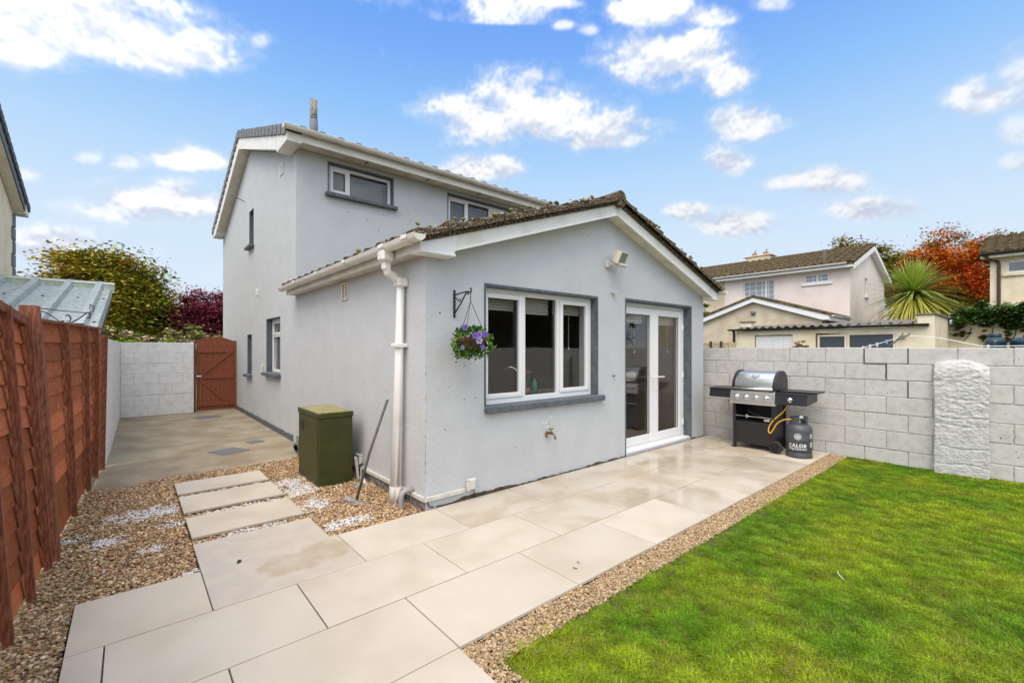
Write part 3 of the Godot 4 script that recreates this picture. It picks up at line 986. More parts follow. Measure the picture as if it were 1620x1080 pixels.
	for x: float in [2.75, 4.55, 5.5, 7.2, 9.0]:
		st = begin()
		for k in 8:
			var a := PI + PI * k / 8.0
			var b := PI + PI * (k + 1) / 8.0
			var c := V(x, 4.975, RIDGE_Z + 4.205)
			quad(st, c + V(-0.05, sin(a) * .07, cos(a) * .07), c + V(-0.05, sin(b) * .07, cos(b) * .07), c + V(0.05, sin(b) * .07, cos(b) * .07), c + V(0.05, sin(a) * .07, cos(a) * .07))
		part("gutter_union", st, M.pvc, h)
	var flue := holder("flue", h)
	st = begin(true)
	T = Transform3D(Basis(), V(2.682, 5.4, -9.0))
	lathe(st, [[0.0, 0.1], [0.075, 0.1], [0.075, 0.50], [0.062, 0.50], [0.0, 0.50]], 16)
	part("collar", st, M.lead_grey, flue)
	st = begin(true)
	lathe(st, [[0.0, 0.4], [0.065, 0.4], [0.065, 0.885], [0.052, 0.885], [0.052, 0.7], [0.0, 0.7]], 16)
	part("pipe", st, nmat(80, [lin(.06, .055, .05), lin(.32, .28, .24), lin(.38, .33, .28)], [0.33, 0.5, 0.8], 0.02, 2.5, 0.85), flue)
	T = Transform3D()

func roof_extension(h: Node3D) -> void:
	var run := 2.925
	var sl := 0.325
	var len_ := run * sqrt(1 + sl * sl)
	var ey := 3.465 - sl * run
	var roof := holder("roof", h)
	var st := begin()
	prism(st, PackedVector2Array([Vector2(4.79 - run, ey - 0.10), Vector2(4.79 + run, ey - 0.10), Vector2(4.79 + run, ey - 0.04), Vector2(4.79, 3.46), Vector2(4.79 - run, ey - 0.04)]) if false else PackedVector2Array([Vector2(4.79 - run + 0.09, ey - 0.07), Vector2(4.79, 3.365), Vector2(4.79 + run - 0.09, ey - 0.07), Vector2(4.79 + run - 0.09, ey - 0.012), Vector2(4.79, 3.425), Vector2(4.79 - run + 0.09, ey - 0.012)]), -7.93, -3.47)
	part("roof_deck", st, M.roof_moss, roof)
	var ul := V(1, sl, 0).normalized()
	var ur := V(-1, sl, 0).normalized()
	var pitch := len_ / 9.0
	st = begin()
	tiles(st, V(4.79 - run, ey - 0.03, -7.93), Vector3.BACK, ul, 14, 9, 0.3, pitch, 0.04, 0.02, 0.005)
	tiles(st, V(4.79 + run, ey - 0.03, -7.93), Vector3.BACK, ur, 14, 9, 0.3, pitch, 0.04, 0.02, 0.005)
	stuff(part("roof_tiling", st, M.roof_moss, roof))
	# the tiles of the front edge, lumpy with moss and mortar
	for s in 2:
		var up := ul if s == 0 else ur
		var o := V(4.79 - run if s == 0 else 4.79 + run, ey - 0.055, 0)
		for k in 9:
			var r2 := RandomNumberGenerator.new()
			r2.seed = 300 + k + 50 * s
			st = begin()
			var nn := 7
			var c0 := o + up * (k * pitch)
			var nrm := V(-up.y, up.x, 0) if s == 0 else V(up.y, -up.x, 0)
			var rows := []
			for i in nn + 1:
				var f := float(i) / nn
				var lift := 0.042 * (1.0 - f) + 0.008
				var base: Vector3 = c0 + up * (f * (pitch + 0.03))
				var jit := func(a: float) -> float: return r2.randf_range(-a, a)
				rows.append([base + V(0, 0, -3.412 + jit.call(0.007)) + nrm * (-0.004), base + V(0, 0, -3.41 + jit.call(0.008)) + nrm * (lift + 0.012 + jit.call(0.006)), base + V(0, 0, -3.45 + jit.call(0.01)) + nrm * (lift + 0.028 + jit.call(0.008)), base + V(0, 0, -3.58) + nrm * (lift + 0.026 + jit.call(0.007)), base + V(0, 0, -3.74) + nrm * (lift + 0.004)])
			for i in nn:
				for q in 4:
					quad(st, rows[i][q], rows[i + 1][q], rows[i + 1][q + 1], rows[i][q + 1])
			for q in range(1, 4): tri(st, rows[0][0], rows[0][q], rows[0][q + 1])
			part("verge_tile", st, M.roof_moss, roof)
	for k in 12:
		st = begin()
		tube(st, [V(4.79, 3.425, -3.42 - k * 0.38), V(4.79, 3.43, -3.82 - k * 0.38)], [0.105, 0.095], 10)
		part("ridge_tile", st, M.roof_moss, roof)
	# moss cushions along the edge and on the slopes
	var buf := PackedFloat32Array()
	var ball := SphereMesh.new()
	ball.radius = 1.0
	ball.height = 1.4
	ball.radial_segments = 7
	ball.rings = 4
	for i in 300:
		var s := rng.randi() % 2
		var up := ul if s == 0 else ur
		var d := rng.randf() * len_
		var z := -3.43 - pow(rng.randf(), 2.2) * 2.0
		var p := V(4.79 - run if s == 0 else 4.79 + run, ey + 0.012, z) + up * d + V(0, 0.045 * (1.0 - fposmod(d, pitch) / pitch), 0)
		var sz := rng.randf_range(0.008, 0.026)
		if d > len_ - 0.35 and rng.randf() < 0.8:
			sz *= 1.3
			p.y += 0.02
		var c := Color(.13, .10, .055).lerp(Color(.22, .20, .05), rng.randf()) if d < len_ - 0.4 else Color(.16, .14, .03).lerp(Color(.26, .24, .04), rng.randf())
		if rng.randf() < 0.08: c = Color(.55, .52, .45)
		put(buf, turned(rng.randf() * TAU, rng.randf() * TAU, 0, 1.0).scaled(V(sz * 1.3, sz, sz)), p, c)
	stuff(scatter("moss", ball, M.pebble, buf, roof))
	# bargeboards and boxed eaves, all 20 mm boards
	for s: float in [-1.0, 1.0]:
		var xe := 4.79 + s * (2.50 if s < 0 else 2.66)
		st = begin()
		prism(st, PackedVector2Array([Vector2(4.79 + s * 0.004, 3.41), Vector2(4.79 + s * 0.004, 3.225), Vector2(xe, ext_roof(xe) - 0.24), Vector2(xe - s * 0.06, ext_roof(xe) - 0.04)]), -3.512, -3.492)
		part("bargeboard", st, M.pvc, h)
		st = begin()
		prism(st, PackedVector2Array([Vector2(4.79 + s * 0.004, 3.24), Vector2(4.79 + s * 0.004, 3.22), Vector2(xe, ext_roof(xe) - 0.247), Vector2(xe, ext_roof(xe) - 0.227)]), -3.491, -3.484)
		part("bargeboard_trim", st, M.white, h)
		st = begin()
		for k in 26:
			var a := 4.79 + s * (0.01 + k * 0.103)
			var b := a + s * 0.098
			if absf(b - 4.79) > absf(xe - 4.79): break
			prism(st, PackedVector2Array([Vector2(a, ext_roof(a) - 0.23), Vector2(b, ext_roof(b) - 0.23), Vector2(b, ext_roof(b) - 0.215), Vector2(a, ext_roof(a) - 0.215)]), -3.668, -3.513)
		stuff(part("soffit_boards", st, M.cream_board, h))
		st = begin()
		var xo := 1.935 if s < 0 else 7.645
		var yb := 2.365 if s < 0 else 2.335
		prism(st, PackedVector2Array([Vector2(xo, yb), Vector2(xe, yb), Vector2(xe - s * 0.062, ext_roof(xe - s * 0.062) - 0.045), Vector2(xo, ext_roof(xo) - 0.04)]), -3.668, -3.494)
		part("box_end", st, M.white, h)
		st = begin()
		soft_box(st, V(minf(xo, xe) - 0.002, yb - 0.012, -3.667), V(maxf(xo, xe) + 0.012, yb + 0.012, -3.484), 0.004)
		part("box_end_trim", st, M.white, h)
		st = begin()
		box(st, V(xo - 0.001 if s < 0 else xo - 0.02, 2.365, -7.93), V(xo + 0.02 if s < 0 else xo, ext_roof(xo) - 0.03, -3.67))
		part("fascia", st, M.pvc, h)
		st = begin()
		box(st, V(xo + 0.021, 2.372, -7.93) if s < 0 else V(7.492, 2.372, -7.93), V(2.084, 2.385, -3.67) if s < 0 else V(xo - 0.021, 2.385, -3.67))
		part("soffit", st, M.cream_board, h)
		var gx := 1.862 if s < 0 else 7.722
		part("gutter", half_round_gutter(V(gx, 2.475, -7.92), V(gx, 2.475, -3.37), 0.058), M.pvc, h)
		if s < 0:
			for z: float in [-3.55, -4.02, -5.0, -6.0, -7.0]:
				st = begin()
				for k in 8:
					var a := PI + PI * k / 8.0
					var b := PI + PI * (k + 1) / 8.0
					var c := V(gx, 2.475, z)
					var hw := 0.03 if z < -4.5 else 0.05
					quad(st, c + V(cos(a) * .065, sin(a) * .065, -hw), c + V(cos(b) * .065, sin(b) * .065, -hw), c + V(cos(b) * .065, sin(b) * .065, hw), c + V(cos(a) * .065, sin(a) * .065, hw))
				soft_box(st, V(gx - 0.068, 2.45, z - hw_of(z)), V(gx - 0.058, 2.488, z + hw_of(z)), 0.003)
				part("gutter_union", st, M.pvc, h)

func hw_of(z: float) -> float:
	return 0.03 if z < -4.5 else 0.05

# ---------------------------------------------------------------- small things fixed to the house
func extension_fittings() -> void:
	var h: Node3D = get_node("house")
	var st := begin()
	# downpipe: outlet, swan neck, square pipe that widens to the gully
	var dp := holder("downpipe", h)
	soft_box(st, V(1.80, 2.33, -4.10), V(1.925, 2.44, -3.97), 0.02)
	soft_box(st, V(1.83, 2.25, -4.075), V(1.905, 2.34, -4.0), 0.012)
	part("outlet", st, M.pvc, dp)
	st = begin()
	tube(st, [V(1.868, 2.29, -4.04), V(1.885, 2.235, -4.042), V(2.01, 2.165, -4.055), V(2.03, 2.10, -4.06)], 0.042, 10)
	part("swan_neck", st, M.pvc, dp)
	st = begin()
	for y: float in [2.16, 1.53]:
		soft_box(st, V(1.975, y - 0.05, -4.115), V(2.084, y + 0.03, -4.0), 0.01) if y > 2 else soft_box(st, V(1.955, y - 0.02, -4.125), V(2.084, y + 0.02, -4.005), 0.006)
	part("pipe_clip", st, M.pvc, dp)
	st = begin(true)
	tube(st, [V(2.03, 2.16, -4.06), V(2.015, 1.2, -4.075), V(1.995, 0.12, -4.095)], [0.038, 0.044, 0.056], 14)
	part("pipe", st, M.pvc, dp)
	st = begin(true)
	tube(st, [V(1.996, 0.14, -4.094), V(1.992, -0.02, -4.10)], [0.064, 0.064], 14)
	tube(st, [V(1.992, -0.02, -4.10), V(1.985, -0.07, -4.105), V(1.96, -0.10, -4.08)], [0.06, 0.075, 0.08], 14)
	part("shoe", st, M.old_white, dp)
	st = begin(true)
	tube(st, [V(2.09, 0.135, -3.90), V(2.0, 0.135, -3.90), V(1.965, 0.115, -3.90), V(1.955, 0.07, -3.90), V(1.955, -0.03, -3.90), V(1.965, -0.06, -3.895), V(2.0, -0.08, -3.88), V(2.03, -0.11, -3.87)], 0.026, 12)
	part("waste_pipe", st, M.grey_pipe, h)
	st = begin(true)
	tube(st, [V(2.02, 0.03, -5.0), V(2.0, -0.03, -4.85), V(1.99, -0.06, -4.6), V(2.0, -0.065, -4.25)], 0.022, 10)
	part("white_hose_pipe", st, M.old_white, h)
	# trunking and junction boxes
	st = begin()
	soft_box(st, V(2.055, 0.075, -5.2), V(2.084, 0.115, -3.642), 0.003)
	soft_box(st, V(2.056, 0.075, -3.668), V(2.52, 0.115, -3.641), 0.003)
	part("cable_trunking", st, M.old_white, h)
	for p: Vector3 in [V(2.585, 0.145, -3.668), V(2.083, 0.20, -5.17)]:
		st = begin()
		T = facing(p, Vector3.BACK if p.x > 2.2 else Vector3.LEFT)
		soft_box(st, V(-0.05, -0.055, 0), V(0.05, 0.055, 0.05), 0.012)
		for k in 4: tube(st, [V(-0.045 + 0.09 * (k % 2), -0.05 + 0.1 * (k / 2), 0.03), V(-0.045 + 0.09 * (k % 2), -0.05 + 0.1 * (k / 2), 0.056)], 0.009, 8)
		part("junction_box", st, M.old_white, h)
		T = Transform3D()
	st = begin()
	tube(st, [V(2.60, 0.09, -3.63), V(2.62, 0.06, -3.635), V(2.64, 0.03, -3.65), V(2.645, 0.0, -3.66)], 0.004, 6)
	tube(st, [V(2.10, 0.07, -3.655), V(2.11, 0.03, -3.65), V(2.16, 0.01, -3.65)], 0.006, 6)
	part("cable", st, M.black, h)
	# air vents
	for v: Array in [[V(2.083, 2.225, -5.706), 0.10, 0.10, M.cream_board], [V(2.083, 4.74, -8.83), 0.11, 0.085, M.pvc], [V(2.083, 2.72, -10.9), 0.07, 0.06, M.white]]:
		var vent := holder("air_vent", h)
		T = facing(v[0], Vector3.LEFT)
		st = begin()
		for k: float in [-1.0, 1.0]:
			soft_box(st, V(k * v[1] - 0.012, -v[2], 0), V(k * v[1] + 0.012, v[2], 0.014), 0.003)
			soft_box(st, V(-v[1], k * v[2] - 0.012, 0), V(v[1], k * v[2] + 0.012, 0.0135), 0.003)
		soft_box(st, V(-0.012, -v[2], 0), V(0.012, v[2], 0.013), 0.003)
		part("vent_frame", st, v[3], vent)
		st = begin()
		box(st, V(-v[1], -v[2], 0.0), V(v[1], v[2], 0.003))
		part("vent_back", st, M.iron, vent)
		for k in 5:
			st = begin()
			var y: float = -v[2] + (k + 0.7) * v[2] * 2 / 6.0
			soft_box(st, V(-v[1] + 0.01, y, 0.002), V(v[1] - 0.01, y + v[2] * 0.16, 0.011), 0.002)
			part("louvre", st, v[3], vent)
		T = Transform3D()
	# thin rod high on the gable
	st = begin()
	tube(st, [V(2.10, 5.02, -12.3), V(1.95, 5.08, -12.32), V(1.80, 5.13, -12.35)], 0.011, 6)
	part("cable_bracket", st, M.lead_grey, h)
	st = begin()
	soft_box(st, V(2.045, 0.98, -10.40), V(2.084, 1.16, -10.30), 0.006)
	part("bell_box", st, M.cream_board, h)
	# flood light under the gable
	var lamp := holder("flood_light", h)
	T = Transform3D(Basis(Vector3.UP, 0.12) * Basis(Vector3.RIGHT, 0.42), V(4.885, 2.70, -3.52))
	st = begin()
	prism(st, PackedVector2Array([Vector2(-0.095, -0.075), Vector2(0.095, -0.075), Vector2(0.095, 0.075), Vector2(-0.095, 0.075)]), -0.01, 0.055)
	for k in 4:
		var a := [Vector2(-.095, -.075), Vector2(.095, -.075), Vector2(.095, .075), Vector2(-.095, .075)]
		var p: Vector2 = a[k]
		var q: Vector2 = a[(k + 1) % 4]
		quad(st, V(p.x * .6, p.y * .55, -0.075), V(q.x * .6, q.y * .55, -0.075), V(q.x, q.y, -0.01), V(p.x, p.y, -0.01))
	quad(st, V(.057, -.041, -0.075), V(-.057, -.041, -0.075), V(-.057, .041, -0.075), V(.057, .041, -0.075))
	part("lamp_housing", st, M.cream_board, lamp)
	st = begin()
	for k: float in [-1.0, 1.0]:
		soft_box(st, V(k * 0.092 - 0.01, -0.085, 0.05), V(k * 0.092 + 0.01, 0.085, 0.066), 0.004)
		soft_box(st, V(-0.1, k * 0.075 - 0.011, 0.05), V(0.1, k * 0.075 + 0.011, 0.0655), 0.004)
	part("lamp_bezel", st, M.cream_board, lamp)
	st = begin()
	box(st, V(-0.085, -0.066, 0.053), V(0.085, 0.066, 0.058))
	part("lamp_glass", st, mat(lin(.22, .25, .22), 0.15), lamp)
	T = Transform3D()
	st = begin()
	tube(st, [V(4.83, 2.615, -3.67), V(4.83, 2.615, -3.60), V(4.86, 2.60, -3.55), V(4.88, 2.625, -3.52)], 0.016, 8)
	soft_box(st, V(4.76, 2.57, -3.668), V(4.87, 2.66, -3.635), 0.01)
	soft_box(st, V(4.84, 2.575, -3.56), V(5.0, 2.605, -3.46), 0.008)
	part("lamp_arm", st, M.old_white, lamp)
	# outside tap with a pale splash of scale
	var tap := holder("garden_tap", h)
	st = begin(true)
	tube(st, [V(3.69, 0.52, -3.67), V(3.69, 0.52, -3.58), V(3.69, 0.505, -3.55), V(3.69, 0.46, -3.54)], [0.014, 0.014, 0.013, 0.011], 10)
	tube(st, [V(3.69, 0.52, -3.605), V(3.69, 0.565, -3.605)], 0.012, 10)
	part("spout", st, M.brass, tap)
	st = begin()
	tube(st, [V(3.655, 0.57, -3.605), V(3.725, 0.57, -3.605)], 0.008, 8)
	soft_box(st, V(3.65, 0.47, -3.668), V(3.672, 0.53, -3.64), 0.005)
	part("tap_handle", st, M.brass, tap)
	st = begin()
	tube(st, [V(4.93, 2.235, -3.67), V(4.93, 2.235, -3.61)], 0.018, 10)
	soft_box(st, V(4.90, 2.24, -3.668), V(4.96, 2.262, -3.60), 0.006)
	part("wall_socket", st, M.old_white, h)
	st = begin()
	soft_box(st, V(4.93, 1.13, -3.668), V(4.965, 1.138, -3.63), 0.002)
	part("wall_hook", st, M.iron, h)
	# holes and chips in the render
	for p: Array in [[2.52, 0.995, .006], [2.66, 1.0, .006], [2.36, 2.5, .007], [2.24, 1.84, .008], [4.42, 2.93, .006], [5.42, 2.72, .006], [2.53, 1.33, .005], [3.2, 0.42, .005], [4.15, 0.62, .004], [2.3, 0.72, .006], [4.0, 2.45, .005], [3.05, 2.75, .005], [6.1, 2.5, .005]]:
		st = begin()
		tube(st, [V(p[0], p[1], -3.669), V(p[0], p[1], -3.6665)], p[2], 7)
		part("fixing_hole", st, M.iron, h)
	for p: Array in [[3.30, 3.86], [3.52, 3.70], [2.95, 3.93], [4.3, 4.25], [3.62, 4.02]]:
		st = begin()
		tube(st, [V(p[0], p[1], -7.936), V(p[0], p[1], -7.932)], 0.008, 7)
		part("fixing_hole", st, M.iron, h)
	# gap dirt with painted contact shade along the wall foot, and chips on the corner
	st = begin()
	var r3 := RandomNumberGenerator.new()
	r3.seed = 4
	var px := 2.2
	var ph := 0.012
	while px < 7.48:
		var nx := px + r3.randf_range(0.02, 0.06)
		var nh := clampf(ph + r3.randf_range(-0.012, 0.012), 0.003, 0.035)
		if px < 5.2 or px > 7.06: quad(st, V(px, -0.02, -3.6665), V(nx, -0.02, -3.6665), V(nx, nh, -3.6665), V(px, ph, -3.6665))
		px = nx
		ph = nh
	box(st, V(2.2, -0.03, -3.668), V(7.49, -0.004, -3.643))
	part("dirt_and_shade_line", st, M.earth, h)
	for k in 34:
		var cy := r3.randf_range(0.18, 1.35)
		if r3.randf() < 0.5: cy = r3.randf_range(0.18, 0.8)
		st = begin()
		var cl := r3.randf_range(0.004, 0.022)
		box(st, V(2.0835, cy, -3.6675 - r3.randf_range(0.001, 0.004)), V(2.0855 + r3.randf_range(0.001, 0.004), cy + cl, -3.6675))
		part("corner_chip", st, M.plinth_dirt, h)
	for k in 26:
		st = begin()
		var cx := 3.69 + r3.randfn(0.0, 0.05)
		var cy := 0.66 + r3.randfn(0.0, 0.05)
		tube(st, [V(cx, cy, -3.669), V(cx, cy, -3.667)], r3.randf_range(0.003, 0.012), 6)
		part("lime_spot", st, M.white, h)
	for k in 30:
		st = begin()
		var cx := r3.randf_range(2.2, 7.4)
		var cy := r3.randf_range(0.1, 2.4)
		if cx > 2.7 and cx < 4.75 and cy > 0.8: continue
		if cx > 5.15 and cx < 7.15: continue
		tube(st, [V(cx, cy, -3.669), V(cx, cy, -3.667)], r3.randf_range(0.0025, 0.006), 6)
		part("fixing_hole", st, M.plinth_dirt, h)
	# bracket for the basket
	var br := holder("basket_bracket", h)
	st = begin()
	soft_box(st, V(2.388, 1.80, -3.668), V(2.412, 2.07, -3.655), 0.004)
	part("back_plate", st, M.iron, br)
	st = begin()
	tube(st, [V(2.40, 2.02, -3.656), V(2.40, 2.03, -3.52), V(2.40, 2.035, -3.43)], 0.007, 7)
	tube(st, [V(2.40, 1.84, -3.656), V(2.40, 1.93, -3.55), V(2.40, 2.035, -3.45), V(2.40, 2.03, -3.425), V(2.40, 2.005, -3.43), V(2.40, 2.01, -3.445)], 0.007, 7)
	tube(st, [V(2.40, 2.0, -3.65), V(2.40, 1.95, -3.565), V(2.40, 1.965, -3.55), V(2.40, 1.975, -3.565)], 0.005, 7)
	tube(st, [V(2.40, 2.035, -3.43), V(2.40, 2.02, -3.405), V(2.40, 2.025, -3.385), V(2.40, 2.045, -3.375), V(2.40, 2.06, -3.385), V(2.40, 2.055, -3.395)], 0.007, 7)
	part("arm", st, M.iron, br)

func hanging_basket() -> void:
	var c := V(2.40, 1.57, -3.39)
	var b := thing("hanging_basket", "hanging basket of purple pansies on a black wall bracket beside the kitchen window", "hanging basket", c + V(0, -0.1, 0))
	var st := begin()
	tube(st, [c + V(0, 0.455, 0.005), c + V(0, 0.40, 0), c + V(0, 0.36, 0)], 0.004, 6)
	for k in 3:
		var a := TAU * k / 3.0 + 0.4
		tube(st, [c + V(0, 0.37, 0), c + V(cos(a) * 0.155, 0.03, sin(a) * 0.155)], 0.0028, 5)
	part("chain", st, M.iron, b)
	st = begin(true)
	T = Transform3D(Basis(), c)
	lathe(st, [[0.0, -0.115], [0.06, -0.11], [0.11, -0.07], [0.145, 0.0], [0.155, 0.035], [0.145, 0.035], [0.12, 0.0], [0.0, -0.02]], 18)
	T = Transform3D()
	part("bowl", st, mat(lin(.10, .035, .02), 0.5), b)
	# leaves: a small folded leaf, many times
	st = begin()
	var l := [V(0, 0, 0), V(0.32, 0.10, 0.4), V(0, 0, 1.0), V(-0.32, 0.10, 0.4)]
	tri(st, l[0], l[1], l[2]); tri(st, l[0], l[2], l[3])
	var leaf := done(st)
	var buf := PackedFloat32Array()
	var r2 := RandomNumberGenerator.new()
	r2.seed = 9
	for i in 900:
		var th := r2.randf() * TAU
		var ph := r2.randf_range(-1.0, 1.2)
		var rr := 0.165 + 0.045 * sin(th * 3.0 + ph) + r2.randf_range(-0.05, 0.03)
		var p := c + V(cos(th) * cos(ph) * rr, -0.01 + sin(ph) * 0.135 - (0.05 if ph < 0 else 0.0) * r2.randf(), sin(th) * cos(ph) * rr * 0.9)
		var col := Color(.05, .13, .02).lerp(Color(.13, .25, .04), r2.randf())
		if r2.randf() < 0.15: col = Color(.03, .07, .02)
		put(buf, turned(r2.randf_range(-1.2, 0.8), r2.randf() * TAU, r2.randf_range(-0.5, 0.5), r2.randf_range(0.03, 0.055)), p, col)
	for s in 9:                                                               # trailing stems
		var th := TAU * s / 9.0 + 0.2
		for k in 12:
			var f := k / 12.0
			var p := c + V(cos(th) * (0.15 + 0.04 * sin(f * 3.0)), -0.02 - f * 0.19 * (0.6 + 0.4 * sin(s * 2.3)), sin(th) * (0.14 + 0.03 * f))
			put(buf, turned(r2.randf_range(-1.0, 0.8), r2.randf() * TAU, 0, r2.randf_range(0.028, 0.045)), p, Color(.05, .12, .02).lerp(Color(.12, .22, .04), r2.randf()))
	stuff(scatter("foliage", leaf, M.leaf, buf, b))
	var fl := [V(-0.03, 0.045, 0.17), V(0.025, 0.055, 0.17), V(0.01, 0.0, 0.185), V(-0.105, 0.115, 0.10), V(0.05, -0.055, 0.19), V(-0.14, -0.06, 0.10), V(0.15, 0.06, 0.13)]
	for i in fl.size():
		var f := holder("pansy", b)
		var face: Vector3 = (V(-0.55, 0.15, 0.8) + V(fl[i].x, fl[i].y, 0) * 1.5).normalized()
		var side := Vector3.UP.cross(face).normalized()
		var p0: Vector3 = c + V(fl[i].x * 0.80, fl[i].y, fl[i].z) - V(0.045, 0, 0)
		T = Transform3D(Basis(side, face.cross(side), face), p0)
		st = begin()
		var sz: float = 0.029 if i < 3 else r2.randf_range(0.018, 0.026)
		for k in 5:
			var a := TAU * (k + 0.25) / 5.0
			var mid := V(cos(a), sin(a), 0.12) * sz * 0.62
			var dd := V(-sin(a), cos(a), 0)
			for q in 6:
				var b0 := TAU * q / 6.0
				var b1 := TAU * (q + 1) / 6.0
				tri(st, mid, mid + (V(cos(a), sin(a), 0) * cos(b0) + dd * sin(b0) * 0.95) * sz * 0.55 + V(0, 0, 0.004), mid + (V(cos(a), sin(a), 0) * cos(b1) + dd * sin(b1) * 0.95) * sz * 0.55 + V(0, 0, 0.004))
		part("petals", st, mat([lin(.10, .045, .30), lin(.16, .09, .38), lin(.26, .22, .42)][i % 3], 0.6), f)
		st = begin()
		tube(st, [V(0, 0, 0.002), V(0, 0, 0.009)], sz * 0.30, 7)
		part("eye", st, mat(lin(.02, .008, .06), 0.6), f)
		T = Transform3D()

# ---------------------------------------------------------------- fence, white walls, gate, shed
func fence_x(z: float) -> float:                                              # foot of the fence
	return -0.515 + clampf((-3.6 - z) / 4.3, -0.6, 1.0) * 0.185

func fence_lean(z: float) -> float:                                           # how far the top leans away
	if z > -5.0: return -0.10
	return lerpf(-0.085, 0.03, clampf((-5.0 - z) / 2.8, 0, 1))

func fence_point(z: float, y: float, out := 0.0) -> Vector3:
	return V(fence_x(z) + fence_lean(z) * (y / 1.75) + out, y, z)

func left_side() -> void:
	var f := thing("fence", "red brown lap board fence with upright battens along the left of the gravel", "fence", V(-0.5, -0.06, -4.5))
	# panels: [near z, far z, top near, top far, batten places]
	for p: Array in [[-2.75, -4.50, 1.87, 1.69, [-2.85, -3.42, -3.93, -4.43]], [-4.68, -7.72, 1.71, 1.75, [-4.76, -5.62, -6.58, -7.28]], [-0.85, -2.66, 1.78, 1.86, [-0.95, -1.5, -2.05, -2.6]]]:
		var n := 12
		for k in n:
			var st := begin()
			var y0 := 0.02 + k * 0.146
			var segs := 5
			var ups := []
			var wob := []
			for i in segs + 1:
				wob.append([rng.randf_range(-0.007, 0.007), rng.randf_range(-0.002, 0.002)])
			for i in segs + 1:
				var fr := float(i) / segs
				var z := lerpf(p[0], p[1], fr)
				var top: float = lerpf(p[2], p[3], fr)
				var s: float = (top - 0.02) / (n * 0.146 + 0.01)
				var ya: float = -0.02 + y0 * s + wob[i][0]
				var yb: float = ya + 0.172 * s
				ups.append([fence_point(z, ya, 0.018 + wob[i][1]), fence_point(z, yb, 0.0), fence_point(z, ya, 0.009 + wob[i][1]), fence_point(z, yb, -0.004)])
			for i in segs:
				var a: Array = ups[i]
				var b: Array = ups[i + 1]
				quad(st, a[0], b[0], b[1], a[1]); quad(st, b[2], a[2], a[3], b[3])
				quad(st, a[2], b[2], b[0], a[0]); quad(st, a[1], b[1], b[3], a[3])
			part("board", st, M.fence[rng.randi() % 4], f)
		for bz: float in p[4]:
			var st := begin()
			var fr2 := clampf((bz - p[0]) / (p[1] - p[0]), 0, 1)
			var ty: float = lerpf(p[2], p[3], fr2) + 0.005
			var bend := rng.randf_range(-0.012, 0.012)
			var pts := []
			for i in 5:
				var y := lerpf(-0.05, ty, i / 4.0)
				pts.append(fence_point(bz + bend * sin(i * 0.8), y, 0.045))
			for i in 4:
				var a: Vector3 = pts[i]
				var b: Vector3 = pts[i + 1]
				var w := V(0, 0, 0.020)
				var d := V(0.020, 0, 0)
				quad(st, a + d + w, a + d - w, b + d - w, b + d + w); quad(st, a - d + w, a + d + w, b + d + w, b - d + w); quad(st, a + d - w, a - d - w, b - d - w, b + d - w)
			quad(st, pts[4] + V(.02, 0, .02), pts[4] + V(.02, 0, -.02), pts[4] + V(-.03, 0, -.02), pts[4] + V(-.03, 0, .02))
			part("batten", st, M.fence_post, f)
		var st2 := begin()
		var a0 := fence_point(p[0], p[2], 0.01)
		var a1 := fence_point(p[1], p[3], 0.01)
		var cap := 0.028
		if p[0] < -4.0: cap = 0.012
		for e: Array in [[a0, a1]]:
			var lo := V(-0.028, -0.04 if cap > 0.02 else -0.01, 0)
			var hi := V(0.040, 0.012, 0)
			quad(st2, e[0] + V(hi.x, lo.y, 0), e[1] + V(hi.x, lo.y, 0), e[1] + V(hi.x, hi.y, 0), e[0] + V(hi.x, hi.y, 0))
			quad(st2, e[0] + V(hi.x, hi.y, 0), e[1] + V(hi.x, hi.y, 0), e[1] + V(lo.x, hi.y, 0), e[0] + V(lo.x, hi.y, 0))
			quad(st2, e[1] + V(lo.x, lo.y, 0), e[0] + V(lo.x, lo.y, 0), e[0] + V(lo.x, hi.y, 0), e[1] + V(lo.x, hi.y, 0))
			quad(st2, e[0] + V(lo.x, lo.y, 0), e[1] + V(lo.x, lo.y, 0), e[1] + V(hi.x, lo.y, 0), e[0] + V(hi.x, lo.y, 0))
			quad(st2, e[1] + V(hi.x, lo.y, 0), e[1] + V(lo.x, lo.y, 0), e[1] + V(lo.x, hi.y, 0), e[1] + V(hi.x, hi.y, 0))
		part("top_rail", st2, M.fence_post, f)
	for z: float in [-4.59, -2.70, -7.80]:
		var st := begin()
		var s := 0.048
		var top := 1.80 if z > -5 else 1.66
		var lo := fence_point(z, -0.12, 0.035)
		var hi := fence_point(z, top, 0.035)
		var off := [V(s, 0, s), V(s, 0, -s), V(-s, 0, -s), V(-s, 0, s)]
		for k in 4:
			quad(st, lo + off[k], lo + off[(k + 1) % 4], hi + off[(k + 1) % 4], hi + off[k])
			tri(st, hi + off[k], hi + off[(k + 1) % 4], hi + V(0, 0.006, 0))
		part("post", st, M.fence_post, f)
	# pale flakes where the stain has worn off
	var flakes := PackedFloat32Array()
	var cube := BoxMesh.new()
	cube.size = Vector3.ONE
	for i in 70:
		var fz := rng.randf_range(-7.6, -3.2)
		put(flakes, Basis(Vector3.RIGHT, rng.randf_range(-0.2, 0.2)).scaled(V(0.002, rng.randf_range(0.01, 0.05), rng.randf_range(0.004, 0.010))), fence_point(fz, rng.randf_range(0.2, 1.6), 0.021), Color(.62, .50, .40).lerp(Color(.30, .14, .08), rng.randf()))
	stuff(scatter("worn_flakes", cube, M.pebble, flakes, f))
	# wire scroll on the far panel
	var wire := begin()
	var pt := func(z: float, y: float) -> Vector3: return fence_point(z, y, 0.03)
